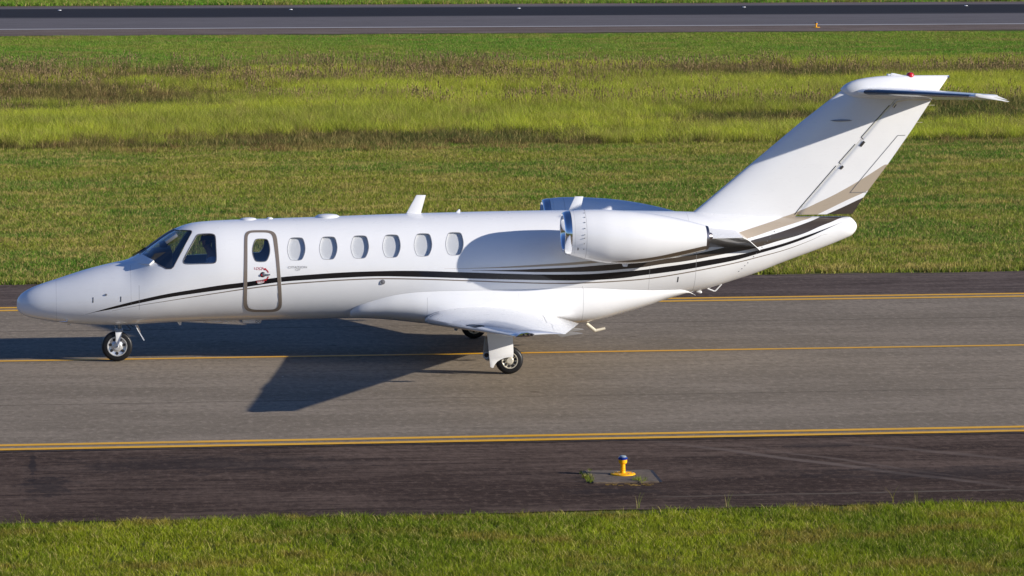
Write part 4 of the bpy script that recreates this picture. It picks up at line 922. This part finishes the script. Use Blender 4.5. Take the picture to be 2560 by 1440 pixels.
for s_ in (-1, 1):
    bx_, by_, bz_ = px0-.43, py0+.14*s_, hipz+.14
    fingers.append([(bx_, by_, bz_, .026), (bx_-.05, by_, bz_+.005, .028)])
    for i_, L_ in enumerate((.05, .058, .055, .042)):
        yy = by_+(-.027+.018*i_)*s_; fingers.append([(bx_-.05, by_, bz_+.005, .028), (bx_-.075, yy, bz_+.01, .009), (bx_-.075-L_*.55, yy, bz_, .0085), (bx_-.07-L_*.7, yy, bz_-.028, .007), (bx_-.055-L_*.5, yy, bz_-.04, .006)])
    fingers.append([(bx_-.02, by_-.01*s_, bz_+.004, .02), (bx_-.04, by_-.045*s_, bz_-.005, .010), (bx_-.07, by_-.05*s_, bz_-.025, .008)]); fingers[-1].insert(0, (bx_, by_, bz_, .026))
bodyp = skin_body('body', [[pel, (px0+.04, py0, hipz+.15, .125), che, (px0+.02, py0, hipz+.34, .12), nec0]]+[head]+[arm(-1), arm(1), leg(-1), leg(1)]+fingers, skin_m, pil)
# face: nose, brow and ears grown from the head surface; eyes and mouth as small insets
mb = MB(); mb.tube([(hx-.075, py0, hz+.03), (hx-.10, py0, hz-.005), (hx-.108, py0, hz-.02), (hx-.085, py0, hz-.03)], [.008, .013, .016, .01], 8); mb.build('nose', skin_m, pil)
mb = MB()
for s_ in (-1, 1): mb.lathe([(-.006, 0), (-.004, .016), (.004, .026), (.01, .02)], (hx+.02, py0+.088*s_, hz+.0), 'Y', 12)
mb.each('ear', skin_m, pil)
mb = MB()
for s_ in (-1, 1): mb.lathe([(-.006, 0), (0, .010), (.01, .010)], (hx-.074, py0+.032*s_, hz+.025), 'X', 10)
mb.each('eye', M['slot'], pil); mb = MB(); mb.box((hx-.078, py0, hz-.055), (.01, .045, .006)); mb.build('mouth', mat('lips', (.22, .08, .06), .5), pil, bevel=.002)
skin_body('shirt', [[(pel[0], pel[1], pel[2]+.02, .14), (px0+.04, py0, hipz+.15, .137), (che[0], che[1], che[2], .158), (px0+.02, py0, hipz+.34, .135), (px0-.005, py0, hz-.20, .075)]]+[[(a_, b_, c_, r_+.014) for a_, b_, c_, r_ in arm(s_)[:3]] for s_ in (-1, 1)], shirt_m, pil)
skin_body('trousers', [[(a_, b_, c_, r_+.012) for a_, b_, c_, r_ in leg(s_)[:4]] for s_ in (-1, 1)], trouser_m, pil)
mb = MB(); mb.lathe([(0, .108), (.04, .108), (.08, .092), (.11, .055), (.122, 0)], (0, 0, 0), 'Z', 24); mb.v = [Vector((hx+.022+v_.x, py0+v_.y*.93, hz+.03+v_.z*.9)) for v_ in mb.v]; mb.build('hair', hair_m, pil)
mb = MB(); mb.tube([(hx+.02, py0-.10, hz), (hx+.02, py0-.095, hz+.09), (hx+.02, py0, hz+.145), (hx+.02, py0+.095, hz+.09), (hx+.02, py0+.10, hz)], .008, 8)
for s_ in (-1, 1): mb.lathe([(-.02, .025), (-.02, .035), (.02, .035), (.02, .02)], (hx+.02, py0+.108*s_, hz), 'Y', 16)
mb.tube([(hx+.0, py0-.11, hz-.03), (hx-.05, py0-.10, hz-.07), (hx-.10, py0-.03, hz-.065)], .005, 6); mb.build('headset', M['slot'], pil)
# ================================================================== LIGHTS ON THE FIELD
yel = mat('yellow_enamel', (.88, .42, .004), .6, spec=.2); blu = mat('blue_ring', (.006, .03, .22), .25, coat=.5); clr = mat('clear_dome', (.26, .32, .34), .15, coat=.6); conc = mat('concrete', (.20, .165, .13), .9)
kc = NT(conc); P_ = world_pos(kc); kc.l(kc.mix(kc.mapr(kc.noise(P_, 9, 6, .7), .35, .7), (.085, .062, .042), (.170, .125, .085)), kc.b.inputs['Base Color'])
def edge_light(loc, label, cat='taxiway light', group='edge lights', sc=1.):
    t = thing('edge_light', label, cat, loc, group); L = Vector(loc)
    def lt(nm, pr, m_): b_ = MB(); b_.lathe([(a_*sc, r_*sc) for a_, r_ in pr], L, 'Z', 32); return b_.build(nm, m_, t, sharp=40)
    lt('base_plate', [(0, .165), (.012, .165), (.018, .150), (.020, .04)], yel); lt('stem', [(.018, .040), (.035, .036), (.05, .030), (.06, .036), (.07, .030), (.085, .035), (.095, .029), (.11, .034), (.125, .029), (.14, .034), (.15, .052), (.17, .056), (.195, .056), (.197, .03)], yel)
    lt('lens_ring', [(.194, .050), (.198, .060), (.205, .062), (.222, .062), (.229, .056), (.230, .02)], blu); lt('lens', [(.228, .045), (.236, .047), (.246, .040), (.252, .024), (.253, 0)], clr)
    b_ = MB()
    for k_ in range(6): q = 2*PI*k_/6; b_.lathe([(.017*sc, .012*sc), (.024*sc, .010*sc), (.024*sc, 0)], L+Vector((.125*math.cos(q), .125*math.sin(q), 0))*sc, 'Z', 8)
    b_.each('bolt', M['grey'], t); return t
c0 = atZ(1557, 1188)
edge_light((c0.x, c0.y, .012), 'yellow edge light with blue ring on the concrete pad in the near shoulder')
padc = [atZ(a_, b_) for a_, b_ in ((1462, 1178), (1622.5, 1175.8), (1647.5, 1205.5), (1483.4, 1207.8))]
mb = MB(); mb.prism([(q.x, q.y, -.04) for q in padc], (0, 0, .052)); tag(mb.build('concrete_pad', conc, None, bevel=.006, smooth=False), 'square concrete pad set in the dark near shoulder under the nearest edge light', 'concrete pad')
mb = MB()
for i in (1, 3, 0):
    a_, b_ = padc[i], padc[(i+1) % 4]; d_ = (b_-a_).normalized(); nn = Vector((-d_.y, d_.x, 0))*(.05 if i != 0 else .015)
    mb.add([(a_.x, a_.y, .0015), (b_.x, b_.y, .0015), (b_.x+nn.x, b_.y+nn.y, .0015), (a_.x+nn.x, a_.y+nn.y, .0015)], [(0, 1, 2, 3)])
tag(mb.build('pad_joint', M['slot'], None, False), kind='structure')
l2 = atZ(2040.5, 68.5); edge_light((l2.x, l2.y, 0), 'small far yellow light on the runway shoulder, left of the jet tail top', 'runway light', sc=1.15)
l3 = atZ(1697, 4); edge_light((l3.x, l3.y, -.01), 'farthest yellow light, beyond the runway at the top of the picture', 'runway light', sc=1.7)
wl = mat('lamp_glass', (.9, .9, .88), .3)
for i, (a_, b_, lb) in enumerate(((149, 26, 'leftmost white lamp set flush in the dark runway'), (727, 24, 'second white lamp from the left, flush in the dark runway'), (1297, 21, 'third white lamp from the left, in mid runway'), (1860, 18, 'fourth flush white lamp from the left, above the jet tail'), (2415, 14.5, 'rightmost white lamp set flush in the dark runway'))):
    q = atZ(a_, b_); mb = MB(); mb.lathe([(.0, .11), (.02, .10), (.03, .07), (.03, 0)], (q.x, q.y, 0), 'Z', 16)
    tag(mb.build('runway_centre_lamp', wl, None), lb, 'runway light', 'flush lamps along the runway centre')
# ================================================================== GRASS (scattered tufts of real blades; nobody could count them)
def tuft_mesh(name, nb, hgt, rad, wid, seed, lean=.5, heads=0, seg=3, dry=.22):
    rnd = random.Random(seed); v = []; f = []; mi = []
    for b_ in range(nb):
        a_ = rnd.random()*2*PI; r_ = rad*math.sqrt(rnd.random()); x, y = r_*math.cos(a_), r_*math.sin(a_); h = hgt*rnd.uniform(.45, 1.1); w = wid*rnd.uniform(.6, 1.3)
        la = rnd.random()*2*PI; L_ = lean*rnd.random()*h; fa = rnd.random()*PI; n0 = len(v); dead = rnd.random() < dry
        for i in range(seg+1):
            t = i/seg; cx, cy, cz = x+math.cos(la)*L_*t*t, y+math.sin(la)*L_*t*t, h*t*(1-.18*lean*t); ww = w*(1-t)**.7/2
            if i < seg: v += [(cx-math.cos(fa)*ww, cy-math.sin(fa)*ww, cz), (cx+math.cos(fa)*ww, cy+math.sin(fa)*ww, cz)]
            else: v.append((cx, cy, cz))
        for i in range(seg-1): f.append((n0+2*i, n0+2*i+1, n0+2*i+3, n0+2*i+2)); mi.append(1 if dead else 0)
        f.append((n0+2*seg-2, n0+2*seg-1, n0+2*seg)); mi.append(1 if dead else 0)
        if heads and rnd.random() < heads:
            for q in range(4):
                n1 = len(v); qz = h*(.98-.05*q); d_ = wid*rnd.uniform(.9, 1.8); aa = rnd.random()*PI; xx, yy = x+math.cos(la)*L_*.95, y+math.sin(la)*L_*.95
                v += [(xx-math.cos(aa)*d_, yy-math.sin(aa)*d_, qz), (xx, yy, qz-.03), (xx+math.cos(aa)*d_, yy+math.sin(aa)*d_, qz+.01), (xx, yy, qz+.05)]; f.append((n1, n1+1, n1+2, n1+3)); mi.append(2)
    me = bpy.data.meshes.new(name); me.from_pydata(v, [], f); me.polygons.foreach_set('material_index', mi); me.update(); return me
def grass_mat(name, ca, cb, cc, sc=1., dark=.5, big=(.16, .11)):
    """colour of the blades wanders over the field: patches of two greens and of straw"""
    m = mat(name, ca, .75, spec=.2); k = NT(m); P = world_pos(k)
    n1 = k.noise(k.scale(P, (big[0]*sc, big[1]*sc, 0)), 1, 6, .65); n2 = k.noise(k.scale(P, (.5*sc, .9*sc, 0)), 1, 5, .7); n3 = k.noise(k.scale(P, (2.4, 3.2, 0)), 1, 4, .7)
    col = k.mix(k.mapr(n1, .44, .56), ca, cb); col = k.mix(k.math('MULTIPLY', k.mapr(n2, .50, .62), .9), col, cc); col = k.mix(k.mapr(n3, .42, .68, 0, .35), col, tuple(q*dark for q in ca))
    rn = k.n('ShaderNodeObjectInfo').outputs['Random']; hs = k.n('ShaderNodeHueSaturation'); k.l(col, hs.inputs['Color']); k.l(k.mapr(rn, 0, 1, .62, 1.38, False), hs.inputs['Value']); k.l(k.mapr(k.math('FRACT', k.math('MULTIPLY', rn, 7.3)), 0, 1, .485, .515, False), hs.inputs['Hue'])
    k.l(hs.outputs[0], k.b.inputs['Base Color']); tr = k.n('ShaderNodeBsdfTranslucent'); k.l(hs.outputs[0], tr.inputs[0]); mx = k.n('ShaderNodeMixShader'); mx.inputs[0].default_value = .35
    out = [n for n in m.node_tree.nodes if n.type == 'OUTPUT_MATERIAL'][0]; k.l(k.b.outputs[0], mx.inputs[1]); k.l(tr.outputs[0], mx.inputs[2]); k.l(mx.outputs[0], out.inputs[0]); return m
straw = mat('straw', (.42, .36, .12), .8, spec=.1); straw2 = mat('straw_dry', (.34, .26, .10), .8, spec=.1); head_m = mat('seed_head', (.22, .15, .085), .9, spec=.1)
gNear = grass_mat('near_grass', (.16, .225, .010), (.28, .33, .014), (.30, .23, .04), 1., .35); gMid = grass_mat('mid_grass', (.26, .30, .034), (.12, .235, .022), (.46, .38, .10), .8, big=(.10, .13))
gTall = grass_mat('tall_grass', (.48, .53, .045), (.33, .37, .045), (.34, .29, .08), 1., .5, big=(.045, .13)); gFar = grass_mat('far_grass', (.13, .29, .022), (.20, .31, .03), (.28, .27, .06), .45); gWeed = grass_mat('weed', (.10, .125, .025), (.18, .15, .045), (.19, .11, .05), 1., big=(.05, .12))
def scatter(name, label, pts, rots, scs, pick, variants, mats):
    """one object: a cloud of points, geometry nodes plant a tuft on each"""
    me = bpy.data.meshes.new(name); n = len(pts); me.vertices.add(n); me.vertices.foreach_set('co', np.asarray(pts, 'f').ravel())
    for nm, ty, dat in (('rz', 'FLOAT', rots), ('sc', 'FLOAT', scs), ('pk', 'INT', pick)):
        at = me.attributes.new(nm, ty, 'POINT'); at.data.foreach_set('value', dat)
    me.update(); o = bpy.data.objects.new(name, me); C.objects.link(o); tag(o, label, kind='stuff')
    ng_ = bpy.data.node_groups.new(name+'_scatter', 'GeometryNodeTree'); ng_.interface.new_socket('Geometry', in_out='INPUT', socket_type='NodeSocketGeometry'); ng_.interface.new_socket('Geometry', in_out='OUTPUT', socket_type='NodeSocketGeometry')
    N = ng_.nodes; L = ng_.links; gi, go = N.new('NodeGroupInput'), N.new('NodeGroupOutput'); inst = N.new('GeometryNodeInstanceOnPoints'); g2i = N.new('GeometryNodeGeometryToInstance')
    for vme in reversed(variants):
        for m_ in mats: 
            if len(vme.materials) < len(mats): vme.materials.append(m_)
        vo = bpy.data.objects.new(name+'_tuft', vme); oi = N.new('GeometryNodeObjectInfo'); oi.inputs['Object'].default_value = vo; oi.inputs['As Instance'].default_value = True; L.new(oi.outputs['Geometry'], g2i.inputs[0])
    def att(nm, ty):
        a_ = N.new('GeometryNodeInputNamedAttribute'); a_.data_type = ty; a_.inputs['Name'].default_value = nm; return a_.outputs['Attribute']
    cmb = N.new('ShaderNodeCombineXYZ'); L.new(att('rz', 'FLOAT'), cmb.inputs['Z']); c2 = N.new('FunctionNodeEulerToRotation'); L.new(cmb.outputs[0], c2.inputs[0])
    L.new(gi.outputs[0], inst.inputs['Points']); L.new(g2i.outputs[0], inst.inputs['Instance']); inst.inputs['Pick Instance'].default_value = True; L.new(att('pk', 'INT'), inst.inputs['Instance Index']); L.new(c2.outputs[0], inst.inputs['Rotation']); L.new(att('sc', 'FLOAT'), inst.inputs['Scale']); L.new(inst.outputs[0], go.inputs[0])
    md = o.modifiers.new('scatter', 'NODES'); md.node_group = ng_; return o
rng = np.random.default_rng(5)
def vnoise(x, y, s):
    """smooth value noise for patchiness"""
    x = np.asarray(x)*s[0]; y = np.asarray(y)*s[1]; tot = 0; amp = 1; nrm = 0
    for o_ in range(4):
        xi, yi = np.floor(x).astype(int), np.floor(y).astype(int); fx, fy = x-xi, y-yi; fx = fx*fx*(3-2*fx); fy = fy*fy*(3-2*fy)
        def h(a_, b_): q = np.sin(a_*127.1+b_*311.7+o_*17.3)*43758.5453; return q-np.floor(q)
        tot = tot+amp*((h(xi, yi)*(1-fx)+h(xi+1, yi)*fx)*(1-fy)+(h(xi, yi+1)*(1-fx)+h(xi+1, yi+1)*fx)*fy); nrm += amp; amp *= .55; x = x*2.1; y = y*2.1
    return tot/nrm
def region(y0, y1, per, seed, fade=None, marg=9):
    """random points over the wedge of field between two depths, wider than the photograph sees"""
    r_ = np.random.default_rng(seed)
    def xr(y): a_ = CAM.x+(y+64)*math.tan(YAW-.135)-marg; b_ = CAM.x+(y+64)*math.tan(YAW+.135)+marg; return a_, b_
    A0, A1 = xr(y0), xr(y1); xa_, xb__ = min(A0[0], A1[0]), max(A0[1], A1[1]); n = int((xb__-xa_)*(y1-y0)*per); x = r_.uniform(xa_, xb__, n); y = r_.uniform(y0, y1, n)
    a_ = CAM.x+(y+64)*math.tan(YAW-.135)-marg; b_ = CAM.x+(y+64)*math.tan(YAW+.135)+marg; kx = (x > a_) & (x < b_); return x[kx], y[kx], r_
def put(name, label, x, y, sc, r_, variants, mats, z=-.02):
    n = len(x); P = np.stack([x, y, np.full(n, z)], 1); return scatter(name, label, P, r_.uniform(0, 6.283, n), sc, r_.integers(0, len(variants), n), variants, mats)
# near verge
x, y, r_ = region(YN-8.5, YN+.12, 290, 11, marg=6); e_ = vnoise(x, y*0, (1.3, 1)); kp = y < YN-.12+.25*(e_-.5)*2+r_.normal(0, .05, len(x)); x, y = x[kp], y[kp]
tv = [tuft_mesh('near_tuft', 12, .10, .07, .007, 20+i, .9, dry=.14) for i in range(6)]
put('grass_near', 'short green grass along the near edge of the shoulder', x, y, .55+.75*vnoise(x, y, (.7, .7))+r_.uniform(-.1, .25, len(x)), r_, tv, [gNear, straw, head_m])
x, y, r_ = region(YN-5, YN+.25, 1.6, 12, marg=6); tv = [tuft_mesh('stalk', 4, .24, .03, .006, 60+i, .7, seg=4) for i in range(4)]
put('grass_stalks', 'taller loose blades standing out of the near verge', x, y, r_.uniform(.5, 1.2, len(x)), r_, tv, [gNear, straw, head_m])
# mown field beyond the taxiway
x, y, r_ = region(YF-.1, 52, 75, 13); kp = y > YF+.1+.22*(vnoise(x, y*0, (.9, 1))-.5)*2; x, y = x[kp], y[kp]
tv = [tuft_mesh('field_tuft', 18, .13, .13, .014, 80+i, 1.) for i in range(6)]
put('grass_field', 'mown olive grass behind the jet with straw patches', x, y, .5+.8*vnoise(x, y, (.35, .5))+r_.uniform(-.1, .3, len(x)), r_, tv, [gMid, straw2, head_m])
# tall grass band: clumps of different height with lower, darker hollows between them
Y0t, Y1t = 50.5, 97
x, y, r_ = region(Y0t-1, Y1t+3, 30, 14); dn = vnoise(x, y, (.08, .10)); d2 = vnoise(x+31, y+17, (.4, .35)); wv = 2*vnoise(x, y*0, (.08, 1))-1
kp = (dn+.45*(d2-.5) > .42+.14*r_.random(len(x))) & (y > Y0t+wv*1.5) & (y < Y1t+wv*4); x, y, dn = x[kp], y[kp], dn[kp]
tv = [tuft_mesh('tall_tuft', 34, .60, .30, .011, 120+i, .95, heads=0, seg=3, dry=.08) for i in range(8)]
put('grass_tall', 'band of tall yellow-green grass across the middle of the field', x, y, (.35+1.0*dn)*r_.uniform(.6, 1.15, len(x)), r_, tv, [gTall, straw, head_m])
x, y, r_ = region(Y0t, Y1t, 20, 15); dn = vnoise(x+50, y+9, (.12, .3))
tv = [tuft_mesh('under_tuft', 22, .26, .22, .013, 160+i, .9) for i in range(4)]
put('grass_under', 'short darker grass between the tall clumps', x, y, r_.uniform(.6, 1.5, len(x)), r_, tv, [gWeed, straw2, head_m])
x, y, r_ = region(64, 99, 7, 16); dn = vnoise(x+7, y+3, (.09, .2)); d2 = vnoise(x+3, y+1, (.6, .6)); kp = dn+.3*(d2-.5) > .62-.12*(y > 80)+.05*r_.normal(0, 1, len(x)); x, y = x[kp], y[kp]
tv = [tuft_mesh('weed', 18, .80, .18, .010, 190+i, .4, heads=.35, seg=3) for i in range(6)]
put('weeds', 'brown seed-headed weeds at the back of the tall grass', x, y, r_.uniform(.45, 1.05, len(x)), r_, tv, [gWeed, straw2, head_m])
x, y, r_ = region(Y0t-2, Y0t+5, 16, 17); dn = vnoise(x+70, y, (.12, .25)); kp = dn > .46+.1*r_.random(len(x)); x, y = x[kp], y[kp]
gRust = grass_mat('rusty_weed', (.24, .20, .05), (.22, .13, .05), (.26, .24, .06), 1.)
tv = [tuft_mesh('rusty_tuft', 22, .38, .2, .011, 240+i, .9) for i in range(4)]
put('weeds_front', 'brown dry weeds along the front foot of the tall grass', x, y, r_.uniform(.4, 1.0, len(x)), r_, tv, [gRust, straw2, head_m])
# shorter field up to the runway and beyond it
x, y, r_ = region(Y1t-2, YR0-2.2, 30, 18); tv = [tuft_mesh('far_tuft', 24, .13, .24, .018, 220+i, 1.) for i in range(6)]
put('grass_far', 'short green grass between the tall band and the runway', x, y, .45+.9*vnoise(x, y, (.2, .35))+r_.uniform(-.1, .25, len(x)), r_, tv, [gFar, straw2, head_m])
x, y, r_ = region(YR2, YR2+22, 12, 19); put('grass_beyond', 'strip of grass beyond the runway at the top edge', x, y, r_.uniform(1.2, 2.8, len(x)), r_, tv, [gFar, straw, head_m])
mb = MB(); rf = random.Random(4)
for i in range(26):
    q = atZ(1512+rf.random()*118, 1209+rf.random()*5); w_ = rf.uniform(.015, .045); mb.add([(q.x-w_, q.y-.012, -.001), (q.x+w_, q.y-.016, -.001), (q.x+w_*.8, q.y+.014, -.001), (q.x-w_*.7, q.y+.010, -.001)], [(0, 1, 2, 3)])
tag(mb.build('worn_paint', mat('worn_yellow', (.42, .25, .03), .8), None, False), kind='structure')
# weeds in the joints of the concrete pad
x = []; y = []
for (a_, b_, n) in ((1470, 1195, 9), (1476, 1203, 7), (1602, 1203, 15), (1462, 1187, 2), (1475, 1179, 2)):
    q = atZ(a_, b_); x += list(q.x+rng.normal(0, .045, n)); y += list(q.y+rng.normal(0, .07, n))
tv = [tuft_mesh('joint_tuft', 10, .10, .03, .006, 250+i, 1.) for i in range(3)]
put('pad_weeds', 'small grass tufts growing at the concrete pad corners', np.array(x), np.array(y), rng.uniform(.5, 1.1, len(x)), np.random.default_rng(3), tv, [gNear, straw, head_m], z=0)
